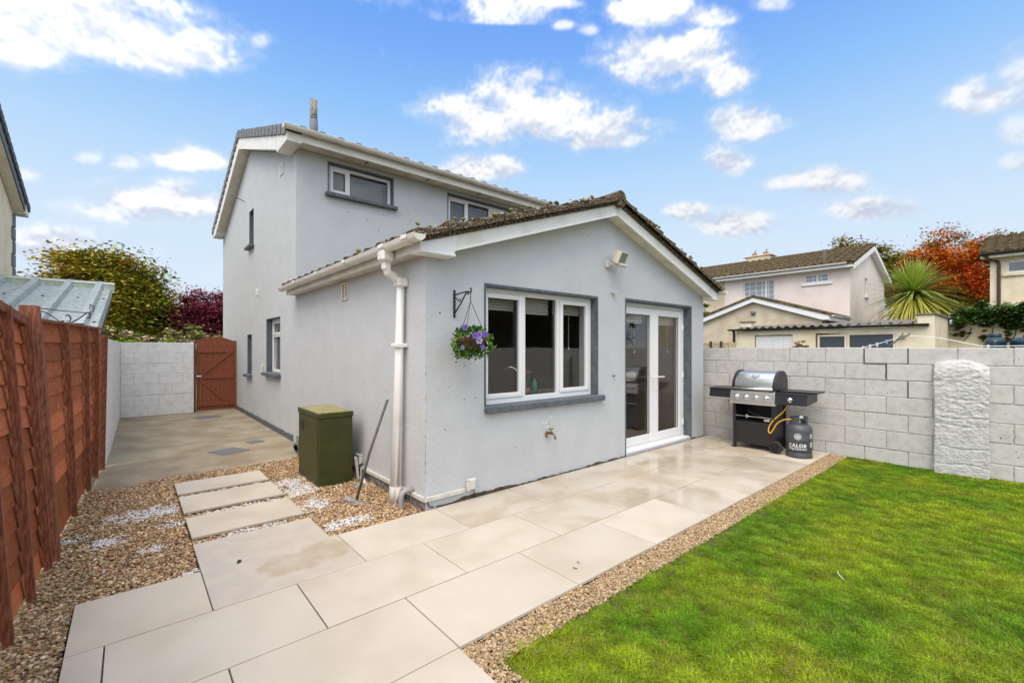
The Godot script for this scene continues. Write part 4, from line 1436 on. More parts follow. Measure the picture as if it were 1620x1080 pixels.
	tube(wire, [pt.call(-4.78, 1.80), pt.call(-5.6, 1.835), pt.call(-6.6, 1.88), pt.call(-7.1, 1.92), pt.call(-7.2, 1.98), pt.call(-6.95, 2.0), pt.call(-6.9, 1.95)], 0.0045, 6)
	tube(wire, [pt.call(-5.75, 1.71), pt.call(-6.3, 1.80), pt.call(-6.8, 1.90), pt.call(-6.95, 1.89), pt.call(-6.9, 1.84), pt.call(-6.75, 1.84)], 0.007, 6)
	tube(wire, [pt.call(-4.78, 1.79), pt.call(-5.1, 1.78), pt.call(-5.5, 1.735)], 0.004, 6)
	tube(wire, [pt.call(-5.75, 1.80), pt.call(-5.85, 1.815), pt.call(-5.95, 1.79), pt.call(-5.9, 1.75), pt.call(-5.8, 1.75)], 0.0055, 6)
	tube(wire, [pt.call(-4.85, 1.76), pt.call(-4.9, 1.79), pt.call(-4.98, 1.77), pt.call(-4.95, 1.73)], 0.0055, 6)
	part("wire_scroll", wire, M.iron, f)

	# white painted block walls
	var side := thing("garden_wall", "white painted block wall along the left of the concrete passage", "wall", V(-0.22, -0.06, -10.6), "white painted block walls at the passage")
	var n2 := 7
	var hgt := 1.70 / n2
	var st := begin()
	var q := PackedVector2Array([Vector2(-0.45, 13.35), Vector2(-0.249, 8.05), Vector2(-0.182, 13.25)])
	T = FLAT
	prism(st, PackedVector2Array([Vector2(-0.45, 8.06), Vector2(-0.252, 8.06), Vector2(-0.186, 13.3), Vector2(-0.45, 13.3)]), -0.12, 1.628)
	T = Transform3D()
	part("core", st, M.white_joint, side)
	var dirw := V(0.066, 0, -5.17).normalized()
	for k in n2:
		var s := -8.05 - (0.0 if k % 2 == 0 else -0.23)
		var a := 0.0 if k % 2 == 0 else -0.23
		while a < 5.15:
			var b := minf(a + 0.46, 5.17)
			var lo := maxf(a, 0.0)
			if b - lo > 0.05:
				st = begin()
				T = Transform3D(Basis(dirw, Vector3.UP, dirw.cross(Vector3.UP)), V(-0.25, 0, -8.05))
				soft_box(st, V(lo + 0.002, -0.06 + k * hgt + 0.002, -0.05), V(b - 0.002, -0.06 + (k + 1) * hgt - 0.002, rng.randf_range(0.003, 0.008)), 0.006)
				T = Transform3D()
				part("block", st, M.white_block, side)
			a += 0.46
	st = begin()
	for k in 9:
		soft_box(st, V(-0.47, -0.1 + k * 0.19, -8.07 + rng.randf_range(-0.01, 0.01)), V(-0.262 + rng.randf_range(-0.008, 0.004), -0.1 + k * 0.19 + 0.18, -8.02 + rng.randf_range(0, 0.02)), 0.01)
	part("wall_end", st, M.plinth_dirt, side)
	var back := thing("garden_wall", "white painted block wall across the passage beside the brown gate", "wall", V(0.5, -0.06, -13.25), "white painted block walls at the passage")
	st = begin()
	box(st, V(-0.18, -0.12, -13.45), V(1.168, 1.625, -13.258))
	part("core", st, M.white_joint, back)
	for k in n2:
		var xs := [-0.178, 0.30, 0.74, 1.17] if k % 2 == 0 else [-0.178, 0.06, 0.5, 0.955, 1.17]
		for i in xs.size() - 1:
			var halves := 2 if k % 2 == 1 and (i == 0 or i == 3) else 1
			for e in halves:
				st = begin()
				var y0 := -0.06 + k * hgt + e * hgt / 2.0
				soft_box(st, V(xs[i] + 0.002, y0 + 0.002, -13.3), V(xs[i + 1] - 0.002, y0 + hgt / halves - 0.002, -13.25 + rng.randf_range(-0.003, 0.005)), 0.007)
				part("block", st, M.white_block, back)
	gate()
	shed()
	left_neighbour()
	hanging_basket()

func gate() -> void:
	var g := thing("gate", "arched brown wooden gate with diagonal braces between white wall and house", "gate", V(1.63, -0.06, -13.4))
	var z := -13.42
	var x0 := 1.235
	var x1 := 2.03
	var n := 9
	var arc := func(x: float) -> float: return 1.685 + 0.105 * (1.0 - pow((x - (x0 + x1) / 2.0) / ((x1 - x0) / 2.0), 2))
	for k in n:
		var a := lerpf(x0, x1, float(k) / n)
		var b := lerpf(x0, x1, float(k + 1) / n) - 0.003
		var st := begin()
		prism(st, PackedVector2Array([Vector2(a, -0.04), Vector2(b, -0.04), Vector2(b, arc.call(b)), Vector2((a + b) / 2, arc.call((a + b) / 2)), Vector2(a, arc.call(a))]), z - 0.02, z)
		part("plank", st, M.gate, g)
	for y: float in [1.44, 0.79, 0.10]:
		var st := begin()
		soft_box(st, V(x0 + 0.005, y - 0.045, z + 0.001), V(x1 - 0.005, y + 0.045, z + 0.03), 0.006)
		part("ledge", st, M.gate, g)
	for e: Array in [[V(x0 + 0.07, 0.835, 0), V(x1 - 0.05, 1.44, 0)], [V(x0 + 0.07, 0.74, 0), V(x1 - 0.14, 0.15, 0)]]:
		var st := begin()
		var d: Vector3 = (e[1] - e[0]).normalized()
		var nrm := V(-d.y, d.x, 0)
		var poly := PackedVector2Array()
		for c: Vector3 in [e[0] - nrm * .04, e[1] - nrm * .04, e[1] + nrm * .04, e[0] + nrm * .04]: poly.append(Vector2(c.x, c.y))
		prism(st, poly, z + 0.0015, z + 0.027)
		part("brace", st, M.gate, g)
	for x: float in [1.175, 2.032]:
		var st := begin()
		soft_box(st, V(x, -0.06, z - 0.06), V(x + 0.05, 1.70, z + 0.035), 0.006)
		part("gate_post", st, M.fence_post, g)
	var st3 := begin()
	soft_box(st3, V(x0 - 0.01, 0.795, z + 0.031), V(x0 + 0.10, 0.825, z + 0.04), 0.003)
	tube(st3, [V(x0 + 0.0, 0.81, z + 0.045), V(x0 + 0.09, 0.81, z + 0.045)], 0.008, 7)
	part("bolt", st3, M.chrome, g)

func shed() -> void:
	var s := thing("shed", "garden shed with box ribbed tin roof behind the brown fence", "shed", V(-1.8, -0.1, -10.2))
	# slope from the ridge (far) down to the eave (near)
	var st := begin()
	var eave := V(0, 1.755, -8.3)
	var ridge := V(0, 2.74, -12.0)
	var up := (ridge - eave).normalized()
	var L := (ridge - eave).length()
	var n := V(0, -up.z, up.y)
	n = n if n.y > 0 else -n
	var x_at := func(f: float) -> float: return lerpf(-0.355, -0.285, f)
	var prof := []                                                            # box rib profile: [distance to the left of the verge, height]
	prof.append([0.0, -0.20]); prof.append([0.0, 0.0])
	var x := 0.10
	while x < 4.2:
		prof.append([x, 0.0]); prof.append([x + 0.025, 0.085]); prof.append([x + 0.115, 0.085]); prof.append([x + 0.145, 0.0])
		x += 0.42
	for i in prof.size() - 1:
		var pr := []
		for e: Array in [[prof[i], 0.0], [prof[i + 1], 0.0], [prof[i + 1], 1.0], [prof[i], 1.0]]:
			pr.append(eave + up * (L * e[1]) + n * e[0][1] + V(x_at.call(e[1]) - e[0][0], 0, 0))
		quad(st, pr[1], pr[0], pr[3], pr[2])
	part("tin_roof", st, M.tin, s)
	for k in 14:
		st = begin()
		var f := 0.62 if k % 2 == 0 else 0.12
		var p: Vector3 = eave + up * (L * f) + V(x_at.call(f) - 0.05 - (k / 2) * 0.42 + (0.0 if k < 2 else 0.10), 0, 0)
		tube(st, [p, p + n * 0.012], 0.018, 8)
		part("roof_screw", st, M.rubber, s)
	st = begin()
	var rp := ridge + V(0.0, 0.0, 0)
	quad(st, rp + V(-5, -0.06, 0.28) + n * 0.065, rp + V(-0.24, -0.06, 0.28) + n * 0.065, rp + V(-0.24, 0.075, 0.02), rp + V(-5, 0.075, 0.02))
	quad(st, rp + V(-0.24, 0.075, 0.02), rp + V(-0.24, -0.03, -0.3), rp + V(-5, -0.03, -0.3), rp + V(-5, 0.075, 0.02))
	box(st, rp + V(-5, -0.16, 0.275), rp + V(-0.24, -0.003, 0.285))
	part("ridge_flashing", st, M.tin_green, s)
	st = begin()
	for e: Array in [[0.0, 1.0]]:
		var a: Vector3 = eave + V(x_at.call(0.0) - 0.005, -0.05, 0)
		var b: Vector3 = ridge + V(x_at.call(1.0) - 0.005, -0.05, 0)
		quad(st, a + V(0, -0.30, 0), b + V(0, -0.30, 0), b, a); quad(st, a, b, b + V(-0.05, 0, 0), a + V(-0.05, 0, 0)); quad(st, a + V(-0.05, -0.3, 0), a + V(0, -0.3, 0), a, a + V(-0.05, 0, 0)); quad(st, b + V(0, -0.3, 0), b + V(-0.05, -0.3, 0), b + V(-0.05, 0, 0), b)
		quad(st, b + V(-0.05, -0.3, 0), a + V(-0.05, -0.3, 0), a + V(-0.05, 0, 0), b + V(-0.05, 0, 0)); quad(st, a + V(-0.05, -0.3, 0), b + V(-0.05, -0.3, 0), b + V(0, -0.3, 0), a + V(0, -0.3, 0))
	part("bargeboard", st, M.bark, s)
	st = begin()
	box(st, V(-4.4, -0.1, -11.9), V(-0.5, 1.55, -8.6))
	part("wall", st, M.fence_post, s)

func left_neighbour() -> void:
	var h := thing("neighbour_house", "cream house with grey quoins and dark verge at the left edge", "house", V(-2.1, 0, -15.9))
	var st := begin()
	var rf := func(z: float) -> float: return 6.35 - SLOPE * absf(z + 11.9)
	T = facing(V(-2.1, 0, 0), Vector3.RIGHT)
	wall(st, [Vector2(8.0, rf.call(-8.0) - 0.38), Vector2(11.9, 5.97), Vector2(15.75, rf.call(-15.75) - 0.38)], -0.1, [], 0.3)
	T = facing(V(0, 0, -15.75), Vector3.FORWARD)
	wall(st, [Vector2(2.1, 4.75), Vector2(9.0, 4.75)], -0.1, [], 0.3)
	T = facing(V(0, 0, -8.0), Vector3.BACK)
	wall(st, [Vector2(-9.0, 4.75), Vector2(-2.1, 4.75)], -0.1, [], 0.3)
	T = Transform3D()
	part("wall", st, M.cream, h)
	for k in 15:
		st = begin()
		var w := 0.36 if k % 2 else 0.22
		soft_box(st, V(-2.3, -0.05 + k * 0.315, -15.77), V(-2.075, 0.25 + k * 0.315, -15.75 + w), 0.012)
		part("quoin", st, M.lead_grey, h)
	T = SIDE
	st = begin()
	var ez := 4.15
	prism(st, PackedVector2Array([Vector2(-11.9 - ez, rf.call(-11.9 - ez) - 0.10), Vector2(-11.9, 6.25), Vector2(-11.9 + ez, rf.call(-11.9 + ez) - 0.10), Vector2(-11.9 + ez, rf.call(-11.9 + ez) - 0.03), Vector2(-11.9, 6.32), Vector2(-11.9 - ez, rf.call(-11.9 - ez) - 0.03)]), 1.90, 9.0)
	part("roof", st, M.roof_dark, h)
	st = begin()
	prism(st, PackedVector2Array([Vector2(-11.9, 6.24), Vector2(-11.9 - 3.9, rf.call(-15.8) - 0.11), Vector2(-11.9 - 3.9, rf.call(-15.8) - 0.30), Vector2(-11.9, 5.99), Vector2(-8.0, rf.call(-8.0) - 0.36), Vector2(-8.0, rf.call(-8.0) - 0.11)]), 1.90, 1.92)
	part("bargeboard", st, M.lead_grey, h)
	st = begin()
	for k in 44:
		var a := -11.9 - 0.01 - k * 0.088
		var b := a - 0.080
		prism(st, PackedVector2Array([Vector2(a, rf.call(a) - 0.36), Vector2(b, rf.call(b) - 0.36), Vector2(b, rf.call(b) - 0.345), Vector2(a, rf.call(a) - 0.345)]), 1.921, 2.099)
	stuff(part("soffit_boards", st, M.cream_board, h))
	st = begin()
	prism(st, PackedVector2Array([Vector2(-15.6, 4.70), Vector2(-16.02, 4.70), Vector2(-16.02, rf.call(-16.02) - 0.1), Vector2(-15.6, rf.call(-15.6) - 0.1)]), 1.895, 2.098)
	part("box_end", st, M.pvc, h)
	T = Transform3D()
	var up_f := V(0, SLOPE, 1).normalized()
	var len_ := ez * sqrt(1 + SLOPE * SLOPE)
	verge(h, "verge_tile", V(-1.87, rf.call(-11.9 - ez) - 0.01, -11.9 - ez), up_f, Vector3.RIGHT, 14, len_ / 14.0, 0.16, 0.12, 0.05, M.roof_dark)

# ---------------------------------------------------------------- block wall on the right
func right_side() -> void:
	var w := thing("garden_wall", "grey painted concrete block wall with a rough pier along the right of the lawn", "wall", V(7.75, -0.08, -0.5))
	var st := begin()
	box(st, V(7.672, -0.2, -6.4), V(7.86, 1.50, 7.0))
	part("core", st, M.joint, w)
	var courses := [-0.08, 0.155, 0.40, 0.63, 0.855, 1.075, 1.295, 1.512]
	for k in 7:
		var z := -3.31 - 0.455 * 6 + (0.0 if k % 2 == 0 else 0.235)
		while z < 7.0:
			var b := minf(z + 0.455, 7.0)
			if z > -6.4:
				st = begin()
				var f := rng.randf_range(-0.004, 0.003)
				T = Transform3D(Basis(Vector3.RIGHT, rng.randf_range(-0.006, 0.006)), V(7.66 + f, (courses[k] + courses[k + 1]) / 2.0, (z + b) / 2.0))
				var hh: float = (courses[k + 1] - courses[k]) / 2.0 - rng.randf_range(0.001, 0.0035)
				soft_box(st, V(0, -hh, (z - b) / 2.0 + rng.randf_range(0.001, 0.004)), V(0.1, hh + (rng.randf_range(-0.008, 0.008) if k == 6 else 0.0), (b - z) / 2.0 - 0.002), rng.randf_range(0.004, 0.010))
				T = Transform3D()
				part("block", st, [M.block, M.block, M.block_b, M.block_c][rng.randi() % 4], w)
			z += 0.455
	# stepped crack where the mortar has gone
	for c: Array in [[-1.49, 1.297, 1.51, 0.0], [-1.49, 1.292, 1.2985, 0.235], [-1.255, 1.08, 1.293, 0.0], [-1.035, 0.86, 1.07, 0.0], [-1.035, 1.30, 1.50, 0.0]]:
		st = begin()
		box(st, V(7.652, c[1], c[0] - 0.003), V(7.666, c[2], c[0] + 0.003 + c[3]))
		part("crack", st, M.iron, w)
	# pitted holes in the block faces
	var buf := PackedFloat32Array()
	var dot := SphereMesh.new()
	dot.radius = 1.0; dot.height = 2.0; dot.radial_segments = 6; dot.rings = 3
	for i in 520:
		var z := rng.randf_range(-3.8, 1.2)
		var y := rng.randf_range(0.0, 1.5)
		if rng.randf() > (0.9 if z > -0.3 else 0.35): continue
		var s := rng.randf_range(0.002, 0.006)
		if rng.randf() < 0.06: s *= 2.2
		put(buf, Basis().scaled(V(0.002, s * rng.randf_range(0.6, 1.6), s)), V(7.660, y, z), Color(.06, .055, .05))
	stuff(scatter("pitting", dot, M.pebble, buf, w))
	# pier: rough render over stacked blocks, domed head
	var n := FastNoiseLite.new()
	n.seed = 21
	n.frequency = 5.0
	n.fractal_octaves = 4
	n.fractal_type = FastNoiseLite.FRACTAL_RIDGED
	st = begin(true)
	var nu := 64
	var nv := 150
	var grid := []
	for j in nv + 1:
		var row := []
		for i in nu + 1:
			var u := float(i) / nu
			var v := float(j) / nv
			var half := 0.232 + 0.004 * sin(v * 9.0)
			var top := 1.21 + 0.145 * (1.0 - pow(absf(u - 0.45) / 0.56, 2.2))
			var y := -0.1 + v * (top + 0.1)
			var around := (u - 0.5) * 2.0
			var z := -0.545 + clampf(around * 1.25, -1.0, 1.0) * half
			var inward := maxf(0.0, absf(around) - 0.80) / 0.20
			var x := 7.575 + inward * 0.10 + pow(maxf(0.0, v - 0.9) / 0.1, 2) * 0.05
			if inward < 0.2:
				var seam := 0.0
				for s: float in [0.10, 0.30, 0.57, 0.66, 0.89]: seam += exp(-pow((y - s - 0.012 * sin(z * 14.0 + s * 20.0)) / 0.005, 2)) * clampf(0.6 + 1.5 * n.get_noise_2d(z * 0.8, s * 9.0), 0.1, 1.0)
				x += -0.008 * n.get_noise_2d(z * 1.3 + y * 0.5, y * 1.9) * (0.5 + smoothstep(0.3, 0.8, y)) - 0.005 * n.get_noise_2d(z * 4.0, y * 5.0) + seam * 0.016
				z += 0.008 * n.get_noise_2d(y * 2.0, 5.0) * around
			row.append(V(x, y, z))
		grid.append(row)
	for j in nv:
		for i in nu:
			quad(st, grid[j][i], grid[j][i + 1], grid[j + 1][i + 1], grid[j + 1][i])
	for i in nu:
		var a: Vector3 = grid[nv][i]
		var b: Vector3 = grid[nv][i + 1]
		quad(st, a, b, V(7.70, b.y + 0.01, b.z), V(7.70, a.y + 0.01, a.z))
	part("pier", st, M.rough_white, w)
	barbecue()
	gas_cylinder()
	# wall closing the garden behind the camera, seen in the window panes
	var bw := thing("garden_wall", "grey painted block wall closing the far end of the lawn, mirrored in the glass", "wall", V(3.5, -0.1, 7.1))
	st = begin()
	box(st, V(-0.8, -0.2, 7.02), V(7.86, 1.5, 7.2))
	part("core", st, M.block, bw)
	for k in 7:
		st = begin()
		soft_box(st, V(-0.8, courses[k] + 0.003, 6.995), V(7.65, courses[k + 1] - 0.003, 7.05), 0.008)
		part("course", st, M.block_b, bw)

func barbecue() -> void:
	var b := thing("barbecue", "four burner black and steel gas barbecue on wheels against the grey wall", "barbecue", V(7.25, 0, -2.68))
	var st := begin()
	var X0 := 7.02
	var X1 := 7.50
	for z: float in [-2.955, -2.415]:
		for x: float in [X0, X1 - 0.04]:
			st = begin()
			soft_box(st, V(x, 0.012 if z < -2.6 else 0.09, z - 0.02), V(x + 0.04, 0.70, z + 0.02), 0.004)
			if z < -2.6: soft_box(st, V(x - 0.025, 0.0, z - 0.035), V(x + 0.055, 0.014, z + 0.03), 0.004)
			part("leg", st, M.bbq_black, b)
	st = begin()
	soft_box(st, V(X0 + 0.008, 0.075, -2.934), V(X0 + 0.028, 0.405, -2.436), 0.004)
	part("front_panel", st, M.bbq_black, b)
	for z: float in [-2.955, -2.42]:
		st = begin()
		box(st, V(X0 + 0.041, 0.08, z), V(X1 - 0.041, 0.69, z + 0.006))
		part("side_panel", st, M.bbq_black, b)
	st = begin()
	box(st, V(X1 - 0.02, 0.08, -2.93), V(X1 - 0.012, 0.69, -2.44))
	part("back_panel", st, M.bbq_black, b)
	st = begin()
	box(st, V(X0 + 0.03, 0.095, -2.93), V(X1 - 0.021, 0.105, -2.44)); box(st, V(X0 + 0.03, 0.40, -2.93), V(X1 - 0.021, 0.41, -2.44))
	part("base_shelf", st, M.bbq_black, b)
	st = begin()
	tube(st, [V(X0 + 0.005, 0.487, -2.935), V(X0 + 0.0, 0.487, -2.43)], 0.006, 8)
	part("rail", st, M.chrome, b)
	# fire box and stainless control panel
	st = begin()
	T = Transform3D(Basis(V(1, 0, 0), V(0, 1, 0), V(0, 0, 1)), Vector3.ZERO)
	prism(st, PackedVector2Array([Vector2(7.03, 0.675), Vector2(X1, 0.675), Vector2(X1 + 0.01, 0.885), Vector2(7.035, 0.885)]), -2.985, -2.385)
	part("fire_box", st, M.bbq_black, b)
	st = begin()
	prism(st, PackedVector2Array([Vector2(6.975, 0.672), Vector2(7.029, 0.672), Vector2(7.034, 0.862), Vector2(6.995, 0.862), Vector2(6.985, 0.845), Vector2(6.965, 0.69)]), -2.995, -2.375)
	part("control_panel", st, M.steel_brushed, b)
	st = begin()
	soft_box(st, V(6.985, 0.846, -2.995), V(7.03, 0.872, -2.375), 0.006)
	part("panel_edge", st, M.steel, b)
	for z: float in [-2.90, -2.765, -2.625, -2.485]:
		knob(b, V(6.972, 0.775, z))
	# lid: black cheeks with a steel skin between
	var prof := PackedVector2Array([Vector2(7.035, 0.885), Vector2(7.03, 0.945), Vector2(7.05, 1.0), Vector2(7.09, 1.06), Vector2(7.15, 1.115), Vector2(7.22, 1.148), Vector2(7.31, 1.158), Vector2(7.40, 1.14), Vector2(7.47, 1.09), Vector2(7.51, 1.02), Vector2(7.515, 0.885)])
	for z: Array in [[-2.99, -2.945], [-2.425, -2.38]]:
		st = begin()
		var big := PackedVector2Array()
		for p in prof: big.append((p - Vector2(7.27, 0.98)) * 1.045 + Vector2(7.27, 0.985))
		prism(st, big, z[0], z[1])
		part("lid_cheek", st, M.bbq_black, b)
	st = begin()
	for i in prof.size() - 1:
		st.set_smooth_group(1 if i > 0 else 2)
		quad(st, V(prof[i].x, prof[i].y, -2.946), V(prof[i].x, prof[i].y, -2.424), V(prof[i + 1].x, prof[i + 1].y, -2.424), V(prof[i + 1].x, prof[i + 1].y, -2.946))
	part("lid", st, M.steel, b)
	st = begin(true)
	tube(st, [V(6.985, 0.905, -2.965), V(6.985, 0.905, -2.405)], 0.016, 12)
	part("lid_handle", st, M.steel, b)
	st = begin()
	for z: float in [-2.93, -2.44]: soft_box(st, V(6.985, 0.892, z - 0.012), V(7.04, 0.918, z + 0.012), 0.004)
	part("handle_bracket", st, M.bbq_black, b)
	# maker's mark on the lid: a small scrawl over a curved smile
	st = begin()
	var on_lid := func(z: float, h: float) -> Vector3:
		var a := Vector2(7.09, 1.06)
		var c := Vector2(7.15, 1.115)
		var d := (c - a).normalized()
		var p := a + d * h + Vector2(-d.y, d.x) * 0.0035
		return V(p.x, p.y, z)
	var arcp := []
	var arcr := []
	for k in 11:
		var f := k / 10.0
		arcp.append(on_lid.call(-2.745 + f * 0.115, 0.022 - 0.022 * sin(f * PI * 0.85) + f * 0.010))
		arcr.append(0.0008 + 0.0062 * sin(PI * clampf(f * 0.95 + 0.02, 0, 1)))
	tube(st, arcp, arcr, 6)
	for s: Array in [[-2.73, .038, -2.727, .060], [-2.727, .048, -2.712, .061], [-2.727, .048, -2.712, .036], [-2.700, .038, -2.700, .052], [-2.700, .052, -2.688, .052], [-2.688, .052, -2.688, .038], [-2.676, .036, -2.666, .054], [-2.666, .054, -2.656, .040], [-2.648, .038, -2.646, .062], [-2.638, .038, -2.636, .062]]:
		tube(st, [on_lid.call(s[0], s[1]), on_lid.call(s[2], s[3])], 0.0018, 5)
	part("emblem", st, M.black, b)
	# side shelves
	st = begin()
	prism(st, PackedVector2Array([Vector2(6.995, 0.745), Vector2(7.46, 0.80), Vector2(7.46, 0.865), Vector2(7.02, 0.865)]), -3.33, -2.997)
	part("shelf", st, M.bbq_black, b)
	st = begin()
	soft_box(st, V(7.005, 0.866, -3.34), V(7.48, 0.886, -2.997), 0.006)
	part("shelf_top", st, M.bbq_black, b)
	st = begin()
	prism(st, PackedVector2Array([Vector2(6.985, 0.705), Vector2(7.46, 0.74), Vector2(7.46, 0.845), Vector2(7.01, 0.845)]), -2.373, -1.985)
	part("shelf", st, M.bbq_black, b)
	st = begin()
	soft_box(st, V(7.01, 0.846, -2.373), V(7.50, 0.866, -1.975), 0.006)
	soft_box(st, V(7.12, 0.867, -2.36), V(7.50, 0.892, -1.90), 0.006)
	part("shelf_top", st, M.bbq_black, b)
	knob(b, V(6.992, 0.775, -2.19))
	for x: float in [6.985, 7.47]:
		var wh := holder("wheel", b)
		T = Transform3D(Basis(V(0, 1, 0), V(-1, 0, 0), V(0, 0, 1)), V(x, 0.09, -2.365))
		st = begin(true)
		lathe(st, [[0.060, -0.022], [0.082, -0.022], [0.09, -0.012], [0.09, 0.012], [0.082, 0.022], [0.060, 0.022]], 24)
		part("tyre", st, M.rubber, wh)
		st = begin()
		lathe(st, [[0.0, -0.01], [0.062, -0.01], [0.062, 0.004], [0.0, 0.004]], 20)
		for k in 6:
			var a := TAU * k / 6.0
			tube(st, [V(cos(a) * .012, 0.010, sin(a) * .012), V(cos(a) * .060, 0.008, sin(a) * .060)], 0.008, 6)
		tube(st, [V(0, -0.02, 0), V(0, 0.026, 0)], 0.014, 10)
		part("rim", st, M.bbq_black, wh)
		T = Transform3D()
	# tools thrown on the shelf
	var tg := thing("barbecue_tongs", "dark tongs lying across the open shelf of the barbecue", "tongs", V(7.12, 0.42, -2.65))
	st = begin()
	tube(st, [V(7.10, 0.56, -2.80), V(7.06, 0.505, -2.62), V(7.05, 0.475, -2.50)], 0.010, 6)
	tube(st, [V(7.14, 0.545, -2.80), V(7.10, 0.495, -2.62), V(7.06, 0.46, -2.52)], 0.010, 6)
	part("arm", st, M.bbq_black, tg)
	var br := thing("wire_brush", "grill brush with a pale head lying on the barbecue shelf", "brush", V(7.1, 0.42, -2.52))
	st = begin()
	soft_box(st, V(7.055, 0.425, -2.55), V(7.10, 0.462, -2.47), 0.006)
	part("brush_head", st, M.old_white, br)
	st = begin()
	tube(st, [V(7.08, 0.455, -2.55), V(7.14, 0.475, -2.66), V(7.20, 0.49, -2.78)], 0.009, 7)
	part("brush_handle", st, M.bbq_black, br)
	st = begin()
	soft_box(st, V(6.985, 0.462, -2.775), V(7.03, 0.52, -2.745), 0.006)
	part("hook", st, M.chrome, b)

func knob(b: Node3D, c: Vector3) -> void:
	var k := holder("knob", b)
	T = Transform3D(Basis(V(0, 1, 0), V(-1, 0.08, 0).normalized(), V(0, 0, 1)), c)
	var st := begin(true)
	lathe(st, [[0.0, -0.005], [0.036, -0.005], [0.036, 0.006], [0.030, 0.012], [0.0, 0.012]], 20)
	part("knob_base", st, M.chrome, k)
	st = begin(true)
	lathe(st, [[0.024, 0.010], [0.022, 0.034], [0.017, 0.040], [0.0, 0.041]], 18)
	soft_box(st, V(-0.024, 0.03, -0.007), V(0.024, 0.05, 0.007), 0.003)
	part("grip", st, M.chrome, k)
	T = Transform3D()

